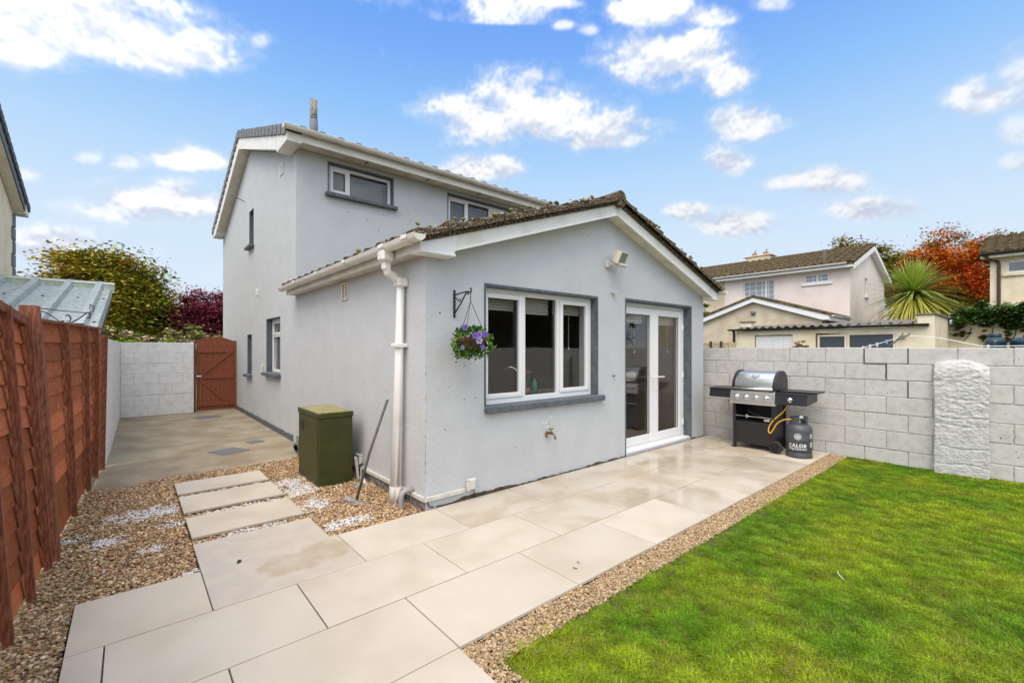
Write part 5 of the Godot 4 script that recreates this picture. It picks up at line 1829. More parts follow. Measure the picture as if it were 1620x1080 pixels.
func gas_cylinder() -> void:
	var c := V(7.07, 0, -2.10)
	var g := thing("gas_cylinder", "dark grey gas cylinder with white lettering beside the barbecue wheel", "gas cylinder", c)
	T = Transform3D(Basis(), c)
	var st := begin(true)
	lathe(st, [[0.0, 0.07], [0.14, 0.07], [0.158, 0.10], [0.160, 0.12], [0.160, 0.235], [0.1625, 0.242], [0.160, 0.249], [0.160, 0.37], [0.152, 0.41], [0.125, 0.445], [0.07, 0.465], [0.0, 0.47]], 40)
	part("body", st, M.cylinder, g)
	st = begin(true)
	lathe(st, [[0.150, 0.075], [0.155, 0.055], [0.160, 0.03], [0.162, 0.0], [0.156, 0.0], [0.152, 0.03], [0.145, 0.07]], 40)
	part("foot_ring", st, M.cylinder, g)
	st = begin()
	for k in 40:                                                              # collar with hand holes
		var a := TAU * k / 40.0
		var b2 := TAU * (k + 1) / 40.0
		var hole := (k % 20) in [2, 3, 4, 5, 6] and true
		for e: Array in ([[0.42, 0.465], [0.525, 0.548]] if hole else [[0.42, 0.548]]):
			for r: float in [0.108, 0.102]:
				quad(st, V(cos(a) * r, e[0], -sin(a) * r), V(cos(b2) * r, e[0], -sin(b2) * r), V(cos(b2) * r, e[1], -sin(b2) * r), V(cos(a) * r, e[1], -sin(a) * r))
			quad(st, V(cos(a) * .102, e[1], -sin(a) * .102), V(cos(a) * .108, e[1], -sin(a) * .108), V(cos(b2) * .108, e[1], -sin(b2) * .108), V(cos(b2) * .102, e[1], -sin(b2) * .102))
	part("collar", st, M.cylinder, g)
	st = begin()
	tube(st, [V(0, 0.46, 0), V(0, 0.52, 0)], 0.02, 10)
	tube(st, [V(0, 0.505, 0), V(-0.05, 0.507, -0.03), V(-0.075, 0.507, -0.045)], [0.016, 0.02, 0.012], 10)
	tube(st, [V(0.01, 0.52, 0.02), V(-0.02, 0.545, 0.035)], [0.012, 0.025], 8)
	part("regulator", st, M.old_white, g)
	# lettering, bent round the drum; it faces the garden
	var face := deg_to_rad(191.0)                                             # direction of the lettering round the drum
	var wrap := func(x: float, y: float, r: float) -> Vector3:
		var a := face + x / r
		return V(cos(a) * r, y, -sin(a) * r)
	for t: Array in [["CALOR", 0.047, 0.172, 0.0], ["11kg Patio Gas", 0.0225, 0.128, 0.0]]:
		var tm := TextMesh.new()
		var f := SystemFont.new()
		f.font_names = PackedStringArray(["Droid Sans"])
		f.font_weight = 700
		tm.font = f
		tm.text = t[0]
		tm.font_size = 32
		tm.pixel_size = t[1] / 23.0
		tm.depth = 0.0
		tm.curve_step = 1.0
		var arr := tm.get_mesh_arrays()
		var vs: PackedVector3Array = arr[Mesh.ARRAY_VERTEX]
		var ix: PackedInt32Array = arr[Mesh.ARRAY_INDEX]
		st = begin()
		var wide := 1.05 if t[0] == "CALOR" else 1.0
		for i in range(0, ix.size(), 3):
			var p := []
			for q in 3:
				var v := vs[ix[i + q]]
				p.append(wrap.call(v.x * wide, t[2] + v.y, 0.1617))
			tri(st, p[0], p[1], p[2])
		part("lettering", st, M.white, g)
	st = begin()
	for ring: Array in [[0.036, 0.042, 0.0], [0.021, 0.027, 0.28]]:
		for k in 40:
			var a := TAU * k / 40.0 + PI / 2
			var b3 := TAU * (k + 1) / 40.0 + PI / 2
			if (k < 3 or k > 36) and ring[2] > 0.0: continue
			var p: Array = []
			for e: Array in [[ring[0], a], [ring[1], a], [ring[1], b3], [ring[0], b3]]:
				p.append(wrap.call(cos(e[1]) * e[0], 0.296 + sin(e[1]) * e[0], 0.1617))
			quad(st, p[0], p[1], p[2], p[3])
	for k in 6:
		var y0 := 0.294 + k * 0.0045
		quad(st, wrap.call(-0.003, y0, 0.1617), wrap.call(0.003, y0, 0.1617), wrap.call(0.003, y0 + 0.0045, 0.1617), wrap.call(-0.003, y0 + 0.0045, 0.1617))
	for k in 16:
		var a := TAU * k / 16.0
		var b4 := TAU * (k + 1) / 16.0
		var p: Array = []
		for e: Array in [[0.008, a], [0.0145, a], [0.0145, b4], [0.008, b4]]:
			p.append(wrap.call(cos(e[1]) * e[0], 0.294 + sin(e[1]) * e[0], 0.1617))
		quad(st, p[0], p[1], p[2], p[3])
	part("emblem", st, M.white, g)
	for e: Array in [[0.275, 0.335], [0.155, 0.225]]:
		st = begin()
		for k in 4:
			var x0 := 0.158 + k * 0.011
			quad(st, wrap.call(x0, e[0], 0.1618), wrap.call(x0 + 0.011, e[0], 0.1618), wrap.call(x0 + 0.011, e[1], 0.1618), wrap.call(x0, e[1], 0.1618))
		part("sticker", st, mat(lin(.45, .46, .46), 0.5), g)
	T = Transform3D()
	st = begin(true)
	tube(st, smooth_path([V(7.12, 0.70, -2.26), V(7.09, 0.60, -2.30), V(7.02, 0.45, -2.42), V(6.98, 0.33, -2.46), V(6.965, 0.285, -2.43), V(6.97, 0.33, -2.40), V(6.98, 0.44, -2.34), V(6.985, 0.50, -2.25), V(7.0, 0.51, -2.15)]), 0.0095, 8)
	part("hose", st, M.hose, g)

func smooth_path(pts: Array) -> Array:
	var c := Curve3D.new()
	for i in pts.size():
		var d: Vector3 = (pts[mini(i + 1, pts.size() - 1)] - pts[maxi(i - 1, 0)]) / 6.0
		c.add_point(pts[i], -d, d)
	c.bake_interval = 0.02
	return Array(c.get_baked_points())

# ---------------------------------------------------------------- things standing by the side wall
func patio_things() -> void:
	var cab := thing("boiler_cabinet", "olive green metal boiler cabinet standing on gravel against the side wall", "cabinet", V(1.75, -0.07, -5.45))
	var st := begin()
	soft_box(st, V(1.562, -0.09, -5.83), V(1.935, 0.735, -5.068), 0.006)
	part("body", st, M.olive, cab)
	st = begin()
	soft_box(st, V(1.5575, -0.075, -5.80), V(1.5615, 0.72, -5.10), 0.0015)
	part("front_panel", st, M.olive, cab)
	st = begin()
	soft_box(st, V(1.60, -0.08, -5.0675), V(1.90, 0.72, -5.0635), 0.0015)
	part("side_panel", st, M.olive, cab)
	st = begin()
	soft_box(st, V(1.552, 0.725, -5.842), V(1.945, 0.785, -5.056), 0.008)
	part("lid", st, M.olive, cab)
	st = begin()
	quad(st, V(1.562, 0.7862, -5.066), V(1.935, 0.7862, -5.066), V(1.935, 0.7862, -5.832), V(1.562, 0.7862, -5.832))
	part("lid_top", st, M.olive_top, cab)
	st = begin()
	tube(st, [V(1.5565, 0.60, -5.665), V(1.5535, 0.60, -5.665)], 0.062, 20)
	part("flue_hole", st, M.iron, cab)
	st = begin()
	tube(st, [V(1.5605, 0.60, -5.665), V(1.5560, 0.60, -5.665)], 0.074, 20)
	part("flue_collar", st, M.olive, cab)
	for p: Vector3 in [V(1.5565, 0.03, -5.12), V(1.5565, 0.40, -5.12), V(1.5565, 0.03, -5.78)]:
		st = begin()
		tube(st, [p, p - V(0.006, 0, 0)], 0.012, 8)
		part("screw", st, M.iron, cab)
	var br := thing("broom", "worn yard broom leaning against the white downpipe", "broom", V(1.72, -0.07, -4.35))
	st = begin(true)
	tube(st, [V(1.70, -0.02, -4.36), V(1.83, 0.45, -4.34), V(1.985, 0.98, -4.26)], 0.0135, 10)
	part("broom_handle", st, nmat(90, [lin(.05, .045, .04), lin(.16, .14, .11), lin(.10, .11, .08)], [0.3, 0.5, 0.75], 0.02, 2.5, 0.7), br)
	st = begin()
	T = Transform3D(Basis(Vector3.UP, 0.55) * Basis(Vector3.RIGHT, 0.2), V(1.695, -0.035, -4.35))
	soft_box(st, V(-0.04, 0.0, -0.14), V(0.04, 0.035, 0.14), 0.008)
	part("head", st, M.plinth_dirt, br)
	st = begin()
	for i in 90: tube(st, [V(rng.randf_range(-.035, .035), 0.002, rng.randf_range(-.135, .135)), V(rng.randf_range(-.05, .05), -0.05, rng.randf_range(-.145, .145))], 0.003, 4)
	stuff(part("bristles", st, M.bark, br))
	T = Transform3D()
	# bits by the cabinet
	var blk := thing("concrete_block", "small grey brick lying in the gravel beside the cabinet", "brick", V(1.93, -0.08, -4.85))
	st = begin()
	T = Transform3D(Basis(Vector3.UP, 0.3), V(1.93, -0.09, -4.86))
	soft_box(st, V(-0.07, 0, -0.05), V(0.07, 0.085, 0.05), 0.008)
	part("brick", st, M.plinth_dirt, blk)
	T = Transform3D()
	var pl := thing("plank", "short white board propped between cabinet and side wall", "board", V(2.03, -0.08, -5.02))
	st = begin()
	T = Transform3D(Basis(Vector3.FORWARD, -0.12), V(2.0, -0.08, -5.04))
	soft_box(st, V(-0.006, 0.08, -0.03), V(0.006, 0.34, 0.03), 0.002)
	tube(st, [V(0.0, 0.0, 0.05), V(0.02, 0.22, 0.08)], 0.008, 6)
	part("board", st, M.old_white, pl)
	T = Transform3D()
	var can := thing("drink_can", "crushed blue and silver can lying in the gravel in front of the cabinet", "can", V(1.74, -0.06, -4.98))
	st = begin(true)
	T = Transform3D(Basis(Vector3.UP, 0.25), V(1.74, -0.045, -5.0))
	tube(st, [V(-0.075, 0, 0), V(-0.065, 0, 0), V(0.0, -0.004, 0.004), V(0.06, 0, 0), V(0.072, 0, 0)], [0.022, 0.03, 0.026, 0.031, 0.024], 12)
	part("can_body", st, mat(lin(.02, .05, .14), 0.3, 0.5), can)
	st = begin(true)
	tube(st, [V(-0.03, 0, 0), V(-0.01, -0.002, 0.002)], 0.0305, 12)
	tube(st, [V(0.03, 0, 0), V(0.055, 0, 0)], 0.0315, 12)
	part("can_band", st, mat(lin(.6, .62, .65), 0.3, 0.6), can)
	T = Transform3D()
	# in the kitchen window
	var tap := thing("kitchen_tap", "white swan neck kitchen tap behind the middle window pane", "tap", V(3.62, 0.93, -4.12))
	st = begin(true)
	tube(st, smooth_path([V(3.62, 0.93, -4.12), V(3.62, 1.18, -4.12), V(3.60, 1.25, -4.15), V(3.55, 1.27, -4.2), V(3.51, 1.23, -4.25)]), 0.012, 10)
	tube(st, [V(3.70, 0.93, -4.12), V(3.70, 1.0, -4.12)], 0.014, 8)
	part("spout", st, M.chrome, tap)
	var bt := thing("soap_bottle", "green soap bottle on the kitchen window board", "bottle", V(3.80, 0.93, -4.0))
	st = begin(true)
	T = Transform3D(Basis(), V(3.82, 0.93, -4.02))
	lathe(st, [[0.0, 0.0], [0.035, 0.0], [0.038, 0.10], [0.03, 0.15], [0.012, 0.17], [0.012, 0.2], [0.0, 0.2]], 14)
	part("bottle", st, mat(lin(.03, .14, .09), 0.3), bt)
	T = Transform3D()
	var fl := thing("flower_pot", "small pot with a red flower on the kitchen window board", "flower pot", V(3.78, 0.93, -4.1))
	st = begin(true)
	T = Transform3D(Basis(), V(3.76, 0.93, -4.1))
	lathe(st, [[0.0, 0.0], [0.03, 0.0], [0.04, 0.08], [0.0, 0.08]], 12)
	part("pot", st, M.terracotta, fl)
	st = begin()
	for k in 8:
		var a := TAU * k / 8.0
		tube(st, [V(0, 0.08, 0), V(cos(a) * .03, 0.2, sin(a) * .03), V(cos(a) * .06, 0.25 + 0.02 * (k % 3), sin(a) * .05)], 0.005, 5)
	part("stems", st, mat(lin(.03, .10, .03), 0.7), fl)
	st = begin()
	for k in 5: tube(st, [V(cos(k * 1.3) * .03, 0.26, sin(k * 1.3) * .03), V(cos(k * 1.3) * .035, 0.285, sin(k * 1.3) * .035)], 0.018, 7)
	part("bloom", st, mat(lin(.45, .02, .05), 0.6), fl)
	T = Transform3D()
	var ct := thing("kitchen_counter", "pale kitchen worktop inside under the window", "worktop", V(3.7, 0, -4.3))
	st = begin()
	soft_box(st, V(2.45, 0.88, -4.6), V(4.9, 0.925, -3.985), 0.004)
	part("worktop", st, M.indoor, ct)
	st = begin()
	box(st, V(2.45, 0.02, -4.58), V(4.9, 0.88, -4.0))
	part("cupboard", st, M.indoor_dark, ct)

# ---------------------------------------------------------------- houses and outbuildings beyond the wall
func sash(parent: Node, tr: Transform3D, w: float, h: float, cols: Array, rows: int, m: Material, glaze: Material) -> void:
	var o := holder("window", parent)
	T = tr
	var st := begin()
	var f := 0.055
	box(st, V(0, 0, -0.10), V(f, h, -0.05)); box(st, V(w - f, 0, -0.10), V(w, h, -0.05)); box(st, V(f, 0, -0.099), V(w - f, f, -0.051)); box(st, V(f, h - f, -0.099), V(w - f, h, -0.051))
	for c: float in cols: box(st, V(c - 0.035, f, -0.098), V(c + 0.035, h - f, -0.052))
	part("frame", st, m, o)
	st = begin()
	quad(st, V(f, f, -0.08), V(w - f, f, -0.08), V(w - f, h - f, -0.08), V(f, h - f, -0.08))
	part("pane", st, glaze, o)
	if rows > 0:
		st = begin()
		for k in range(1, rows): box(st, V(f, h * k / rows - 0.012, -0.078), V(w - f, h * k / rows + 0.012, -0.066))
		var n := int(w / 0.24)
		for k in range(1, n): box(st, V(w * k / n - 0.012, f, -0.0775), V(w * k / n + 0.012, h - f, -0.0665))
		part("glazing_bars", st, m, o)
	T = Transform3D()

func neighbours() -> void:
	var far_glass := mat(lin(.07, .08, .09), 0.08)
	far_glass.metallic_specular = 0.8
	var net := mat(lin(.32, .36, .40), 0.25)
	# pink house
	var h := thing("neighbour_house", "pink two storey house with brown tiled roof beyond the right wall", "house", V(22, 0, -4.74))
	T = facing(V(22, 0, 0), Vector3.LEFT)
	var st := begin()
	wall(st, [Vector2(-9.71, 4.9), Vector2(-4.74, 4.9)], -0.1, [Rect2(-8.85, 3.25, 1.36, 1.38), Rect2(-6.33, 4.28, 0.89, 0.37)], 0.3)
	part("wall", st, M.pink, h)
	st = begin()
	T = facing(V(0, 0, -4.74), Vector3.BACK)
	wall(st, [Vector2(22.0, 4.82), Vector2(25.23, 5.88), Vector2(28.46, 4.82)], -0.1, [Rect2(24.5, 3.80, 0.5, 0.8)], 0.3)
	part("wall", st, M.pink, h)
	st = begin()
	T = facing(V(22.02, 0, 0), Vector3.LEFT)
	wall(st, [Vector2(-17.0, 4.9), Vector2(-9.712, 4.9)], -0.1, [], 0.3)
	part("wall", st, M.beige, h)
	sash(h, facing(V(22, 3.25, -8.85), Vector3.LEFT), 1.36, 1.38, [0.98], 6, M.white, net)
	sash(h, facing(V(22, 4.28, -6.33), Vector3.LEFT), 0.89, 0.37, [0.46], 2, M.white, net)
	sash(h, facing(V(24.5, 3.80, -4.74), Vector3.BACK), 0.5, 0.8, [], 0, M.white, far_glass)
	st = begin()
	soft_box(st, V(21.93, 4.17, -6.43), V(22.0, 4.27, -5.34), 0.01); soft_box(st, V(21.94, 3.16, -8.95), V(22.0, 3.24, -7.39), 0.01); soft_box(st, V(24.45, 3.72, -4.74), V(25.05, 3.79, -4.66), 0.01)
	part("sill", st, M.white, h)
	var roof := holder("roof", h)
	st = begin()
	var sl := 0.335
	var up := V(1, sl, 0).normalized()
	var len_ := 3.62 * sqrt(1 + sl * sl)
	prism(st, PackedVector2Array([Vector2(21.6, 4.92), Vector2(25.23, 6.13), Vector2(28.86, 4.92), Vector2(28.86, 4.84), Vector2(25.23, 6.04), Vector2(21.6, 4.84)]), -17.2, -4.52)
	part("roof_deck", st, M.roof_brown, roof)
	st = begin()
	tiles(st, V(21.58, 4.93, -17.2), Vector3.BACK, up, 42, 11, 0.302, len_ / 11.0, 0.07, 0.03)
	stuff(part("roof_tiling", st, M.roof_brown, roof))
	st = begin()
	tube(st, [V(25.23, 6.11, -17.2), V(25.23, 6.11, -4.5)], 0.10, 10)
	part("ridge", st, M.roof_brown, roof)
	st = begin()
	for s: float in [-1.0, 1.0]:
		prism(st, PackedVector2Array([Vector2(25.23, 6.08), Vector2(25.23, 5.86), Vector2(25.23 + s * 3.6, 5.86 - 3.6 * sl), Vector2(25.23 + s * 3.6, 6.06 - 3.6 * sl)]), -4.54, -4.51)
		prism(st, PackedVector2Array([Vector2(25.23, 5.88), Vector2(25.23, 5.86), Vector2(25.23 + s * 3.4, 5.86 - 3.4 * sl), Vector2(25.23 + s * 3.4, 5.88 - 3.4 * sl)]), -4.739, -4.541)
	part("bargeboard", st, M.white, h)
	st = begin()
	box(st, V(21.63, 4.74, -17.1), V(21.66, 4.90, -4.53)); box(st, V(21.661, 4.80, -17.1), V(21.999, 4.82, -4.54))
	part("fascia", st, M.white, h)
	part("gutter", half_round_gutter(V(21.57, 4.92, -17.1), V(21.57, 4.92, -4.75), 0.065), M.pvc, h)
	st = begin()
	tube(st, [V(22.55, 5.0, -5.75), V(22.55, 5.72, -5.75)], 0.07, 10)
	part("flue", st, M.asbestos, h)
	var ch := holder("chimney", h)
	st = begin()
	soft_box(st, V(24.9, 5.7, -9.9), V(25.6, 6.30, -8.7), 0.02)
	soft_box(st, V(24.85, 6.30, -9.98), V(25.65, 6.37, -8.62), 0.02)
	part("stack", st, M.beige, ch)
	for z: float in [-9.55, -9.0]:
		st = begin()
		tube(st, [V(25.2, 6.37, z), V(25.2, 6.52, z)], [0.15, 0.13], 10)
		tube(st, [V(25.2, 6.52, z), V(25.2, 6.68, z + 0.05)], 0.03, 6)
		part("chimney_pot", st, M.terracotta, ch)
	# its low extension
	st = begin()
	T = facing(V(19.5, 0, 0), Vector3.LEFT)
	wall(st, [Vector2(-9.6, 2.72), Vector2(-7.4, 3.42), Vector2(-5.05, 2.62)], -0.1, [], 0.3)
	T = facing(V(0, 0, -5.05), Vector3.BACK)
	wall(st, [Vector2(19.5, 2.62), Vector2(21.99, 2.62)], -0.1, [], 0.3)
	part("extension_wall", st, M.beige, h)
	st = begin()
	T = SIDE
	prism(st, PackedVector2Array([Vector2(-9.95, 2.70), Vector2(-7.4, 3.58), Vector2(-4.72, 2.70), Vector2(-4.72, 2.78), Vector2(-7.4, 3.68), Vector2(-9.95, 2.78)]), -21.99, -19.3)
	part("extension_roof", st, M.roof_brown, h)
	st = begin()
	prism(st, PackedVector2Array([Vector2(-9.9, 2.52), Vector2(-7.4, 3.40), Vector2(-5.0, 2.56), Vector2(-4.78, 2.56), Vector2(-4.78, 2.76), Vector2(-5.0, 2.78), Vector2(-7.4, 3.58), Vector2(-9.9, 2.72)]), -19.36, -19.33)
	T = Transform3D()
	part("extension_bargeboard", st, M.white, h)
	st = begin()
	box(st, V(19.4, 2.52, -4.80), V(21.98, 2.70, -4.77)); box(st, V(19.4, 2.53, -5.04), V(21.98, 2.55, -4.801))
	part("extension_fascia", st, M.white, h)
	part("extension_gutter", half_round_gutter(V(19.4, 2.72, -4.70), V(21.98, 2.72, -4.70), 0.06), M.pvc, h)
	st = begin()
	soft_box(st, V(19.38, 2.90, -7.52), V(19.5, 3.02, -7.34), 0.02); soft_box(st, V(19.44, 2.86, -7.46), V(19.499, 2.92, -7.40), 0.01)
	part("flood_light", st, M.lead_grey, h)

	# cream outbuilding with corrugated roof
	var ob := thing("outbuilding", "low cream outbuilding with corrugated roof and black gutter beyond the wall", "outbuilding", V(18, 0, -4.6))
	st = begin()
	T = facing(V(18, 0, 0), Vector3.LEFT)
	wall(st, [Vector2(-7.5, 2.16), Vector2(-1.83, 2.16)], -0.1, [Rect2(-6.83, 0.0, 1.28, 2.0), Rect2(-4.85, 1.0, 2.14, 1.02)], 0.2)
	T = facing(V(0, 0, -1.83), Vector3.BACK)
	wall(st, [Vector2(18.0, 2.50), Vector2(21.6, 2.50)], -0.1, [], 0.2)
	T = Transform3D()
	box(st, V(18.004, 2.0, -2.22), V(18.3, 2.50, -1.834))
	box(st, V(18.45, 2.0, -7.50), V(18.75, 2.52, -7.12))
	part("wall", st, M.cream, ob)
	st = begin()
	soft_box(st, V(17.96, 2.50, -2.28), V(18.36, 2.545, -1.78), 0.01); soft_box(st, V(18.361, 2.50, -2.0), V(21.6, 2.54, -1.78), 0.01); soft_box(st, V(18.40, 2.52, -7.56), V(18.8, 2.57, -7.06), 0.01)
	part("coping", st, M.asbestos, ob)
	st = begin(true)
	for k in 240:
		var z0 := -7.45 + k * 5.25 / 240.0
		var z1 := z0 + 5.25 / 240.0
		var a := 0.034 * sin(z0 * TAU / 0.262)
		var b := 0.034 * sin(z1 * TAU / 0.262)
		quad(st, V(17.88, 2.275 + a, z0), V(17.88, 2.275 + b, z1), V(20.6, 2.50 + b, z1), V(20.6, 2.50 + a, z0))
	part("corrugated_roof", st, M.asbestos, ob)
	part("gutter", half_round_gutter(V(17.85, 2.235, -7.75), V(17.85, 2.235, -1.95), 0.055), M.black, ob)
	st = begin()
	box(st, V(17.95, 2.17, -7.6), V(17.99, 2.235, -1.95)); tube(st, [V(17.9, 2.2, -7.58), V(17.95, 2.1, -7.56), V(17.95, 0.0, -7.56)], 0.05, 8)
	part("downpipe", st, M.black, ob)
	st = begin()
	for k in 12: soft_box(st, V(18.06, 0.0, -6.80 + k * 0.103), V(18.09, 1.96, -6.80 + k * 0.103 + 0.099), 0.008)
	part("garage_door", st, M.white, ob)
	sash(ob, facing(V(17.97, 1.0, -4.79), Vector3.LEFT), 0.82, 0.96, [], 0, M.cream, far_glass)
	sash(ob, facing(V(17.97, 1.0, -3.95), Vector3.LEFT), 1.22, 1.0, [], 0, M.cream, far_glass)
	st = begin()
	soft_box(st, V(17.9, 1.83, -2.62), V(18.0, 1.93, -2.48), 0.02)
	tube(st, [V(17.95, 1.83, -2.60), V(17.95, 1.80, -2.60)], 0.05, 8)
	part("wall_lamp", st, M.old_white, ob)

	# cream house on the right
	var h3 := thing("neighbour_house", "cream house with brown downpipe at the right edge behind the ivy", "house", V(24, 0, 3.0))
	st = begin()
	T = facing(V(24, 0, 0), Vector3.LEFT)
	wall(st, [Vector2(-0.97, 4.9), Vector2(7.0, 4.9)], -0.1, [Rect2(-0.56, 4.22, 1.2, 0.42)], 0.3)
	T = facing(V(0, 0, -0.97), Vector3.FORWARD)
	wall(st, [Vector2(-31.0, 4.9), Vector2(-27.5, 5.95), Vector2(-24.0, 4.9)], -0.1, [], 0.3)
	part("wall", st, M.cream, h3)
	sash(h3, facing(V(24, 4.22, -0.56), Vector3.LEFT), 1.2, 0.42, [], 0, M.white, far_glass)
	st = begin()
	soft_box(st, V(23.92, 4.10, -0.66), V(24.0, 4.20, 0.74), 0.01)
	part("sill", st, M.cream, h3)
	roof = holder("roof", h3)
	st = begin()
	prism(st, PackedVector2Array([Vector2(23.62, 4.95), Vector2(27.5, 6.17), Vector2(31.4, 4.95), Vector2(31.4, 4.87), Vector2(27.5, 6.08), Vector2(23.62, 4.87)]), -1.22, 7.2)
	part("roof_deck", st, M.roof_brown, roof)
	st = begin()
	var up3 := V(1, 0.314, 0).normalized()
	tiles(st, V(23.58, 4.95, -1.24), Vector3.BACK, up3, 28, 12, 0.302, 4.11 / 12.0, 0.07, 0.03)
	stuff(part("roof_tiling", st, M.roof_brown, roof))
	st = begin()
	box(st, V(23.66, 4.78, -1.2), V(23.69, 4.93, 7.0)); box(st, V(23.691, 4.79, -1.2), V(23.999, 4.81, 7.0))
	part("fascia", st, M.cream_board, h3)
	part("gutter", half_round_gutter(V(23.6, 4.93, -1.22), V(23.6, 4.93, 7.0), 0.06), M.black, h3)
	st = begin()
	tube(st, [V(23.62, 4.88, -1.1), V(23.75, 4.72, -0.95), V(23.93, 4.66, -0.78), V(23.94, 4.55, -0.75), V(23.94, 0.0, -0.75)], 0.05, 8)
	part("downpipe", st, mat(lin(.06, .04, .025), 0.5), h3)
	st = begin()
	tube(st, [V(24.9, 5.2, 0.02), V(24.9, 5.55, 0.02)], 0.10, 8)
	part("flue", st, M.terracotta, h3)
	st = begin()
	tube(st, [V(24.9, 5.55, 0.02), V(24.9, 5.95, 0.02)], 0.075, 8)
	part("flue_top", st, M.lead_grey, h3)

	# cream garden wall under the ivy
	var cw := thing("garden_wall", "cream rendered garden wall under the ivy on the far right", "wall", V(21.7, 0, 1.0))
	st = begin()
	box(st, V(21.61, -0.1, -1.83), V(21.8, 2.33, 5.0))
	part("wall_face", st, M.cream, cw)
	# low buildings seen in the gap beside the extension
	var ga := thing("garage", "cream garage with grey roof and white fascia in the gap beside the extension", "garage", V(20, 0, -10))
	st = begin()
	box(st, V(20.0, -0.1, -13.0), V(22.0, 2.05, -8.1))
	part("wall", st, M.cream, ga)
	st = begin()
	box(st, V(19.9, 2.06, -13.0), V(19.93, 2.22, -8.05))
	part("fascia", st, M.white, ga)
	st = begin()
	prism(st, PackedVector2Array([Vector2(19.88, 2.23), Vector2(21.5, 2.85), Vector2(21.5, 2.80), Vector2(19.88, 2.18)]), -13.0, -9.3)
	part("roof", st, M.lead_grey, ga)
	var pf := thing("paling_fence", "short tan paling fence seen over the wall beside the extension", "fence", V(15, 0, -7))
	for k in 12:
		st = begin()
		soft_box(st, V(15.0, 0.0, -7.75 + k * 0.125), V(15.02, 1.70, -7.75 + k * 0.125 + 0.118), 0.004)
		part("pale", st, nmat(92, [lin(.40, .30, .17), lin(.55, .45, .29)], [0.3, 0.7], 0.02, 0.8, 0.9) if k == 0 else pf.get_child(0).material_override, pf)
	for z: float in [-7.65, -7.1, -6.75]:
		st = begin()
		box(st, V(14.93, 0, z), V(14.99, 1.74, z + 0.06))
		part("fence_post", st, M.bark, pf)
	# two dark water butts
	for b: Array in [[-0.77, 0.40, "dark green water tank with a raised cap beyond the wall", true], [-0.33, 0.62, "wide dark green water tank at the right edge beyond the wall", false]]:
		var tk := thing("water_tank", b[2], "tank", V(16.2, 0, b[0] + b[1] / 2.0), "dark tanks beyond the right wall")
		st = begin()
		var zc: float = b[0] + b[1] / 2.0
		T = Transform3D(Basis().scaled(V(0.5, 1, b[1] / 2.0)), V(16.2, 0, zc))
		lathe(st, [[0.0, 0.0], [0.96, 0.0], [1.0, 0.9], [1.0, 1.60], [0.99, 1.66], [0.94, 1.70], [0.72, 1.76], [0.0, 1.77]], 28)
		T = Transform3D()
		part("tank_body", st, M.bin, tk)
		st = begin(true)
		if b[3]:
			T = Transform3D(Basis(), V(16.2, 0, zc))
			lathe(st, [[0.11, 1.74], [0.12, 1.80], [0.12, 1.85], [0.10, 1.87], [0.0, 1.87]], 18)
			T = Transform3D()
		else:
			tube(st, [V(16.0, 1.78, zc - 0.1), V(16.0, 1.80, zc + 0.12)], 0.03, 8)
		part("cap", st, M.bin, tk)
	# rotary line behind the wall
	var cl := thing("clothes_line", "white clothes line with its grey prop just above the right wall", "clothes line", V(9.2, 0, -1.5))
	st = begin()
	tube(st, [V(9.2, 0.0, -1.72), V(9.2, 1.50, -1.50), V(9.2, 1.70, -1.31)], 0.014, 7)
	tube(st, [V(9.2, 1.69, -1.32), V(9.2, 1.74, -1.30)], 0.012, 6); tube(st, [V(9.2, 1.69, -1.33), V(9.2, 1.70, -1.24), V(9.2, 1.74, -1.22)], 0.012, 6)
	part("prop", st, M.asbestos, cl)
	st = begin()
	tube(st, [V(9.2, 1.47, -1.95), V(9.2, 1.57, -1.62), V(9.2, 1.70, -1.28), V(9.2, 1.66, -0.9), V(9.2, 1.53, -0.45), V(9.2, 1.54, 0.3)], 0.006, 6)
	part("line", st, M.white, cl)
	var pegs := [[-1.80, 1.515, M.white, "white clothes peg lowest on the line above the wall"], [-1.71, 1.545, M.white, "cream clothes peg in the middle of the line"], [-1.62, 1.57, M.white, "white clothes peg next to the blue one"], [-1.50, 1.617, mat(lin(.20, .42, .70), 0.5), "light blue clothes peg highest on the line"], [-0.39, 1.53, M.white, "white clothes peg in front of the dark tanks"]]
	for p: Array in pegs:
		var pg := thing("clothes_peg", p[3], "clothes peg", V(9.19, p[1], p[0]), "pegs on the clothes line")
		st = begin()
		soft_box(st, V(9.178, p[1] - 0.045, p[0] - 0.012), V(9.19, p[1] + 0.022, p[0] - 0.002), 0.002); soft_box(st, V(9.195, p[1] - 0.045, p[0] + 0.002), V(9.207, p[1] + 0.022, p[0] + 0.012), 0.002)
		part("peg_half", st, p[2], pg)

# ---------------------------------------------------------------- trees and plants
func leaf_mesh() -> ArrayMesh:
	var st := begin()
	var l := [V(0, 0, -0.5), V(0.30, 0.08, 0.0), V(0, 0, 0.5), V(-0.30, 0.08, 0.0)]
	tri(st, l[0], l[1], l[2]); tri(st, l[0], l[2], l[3])
	return done(st)

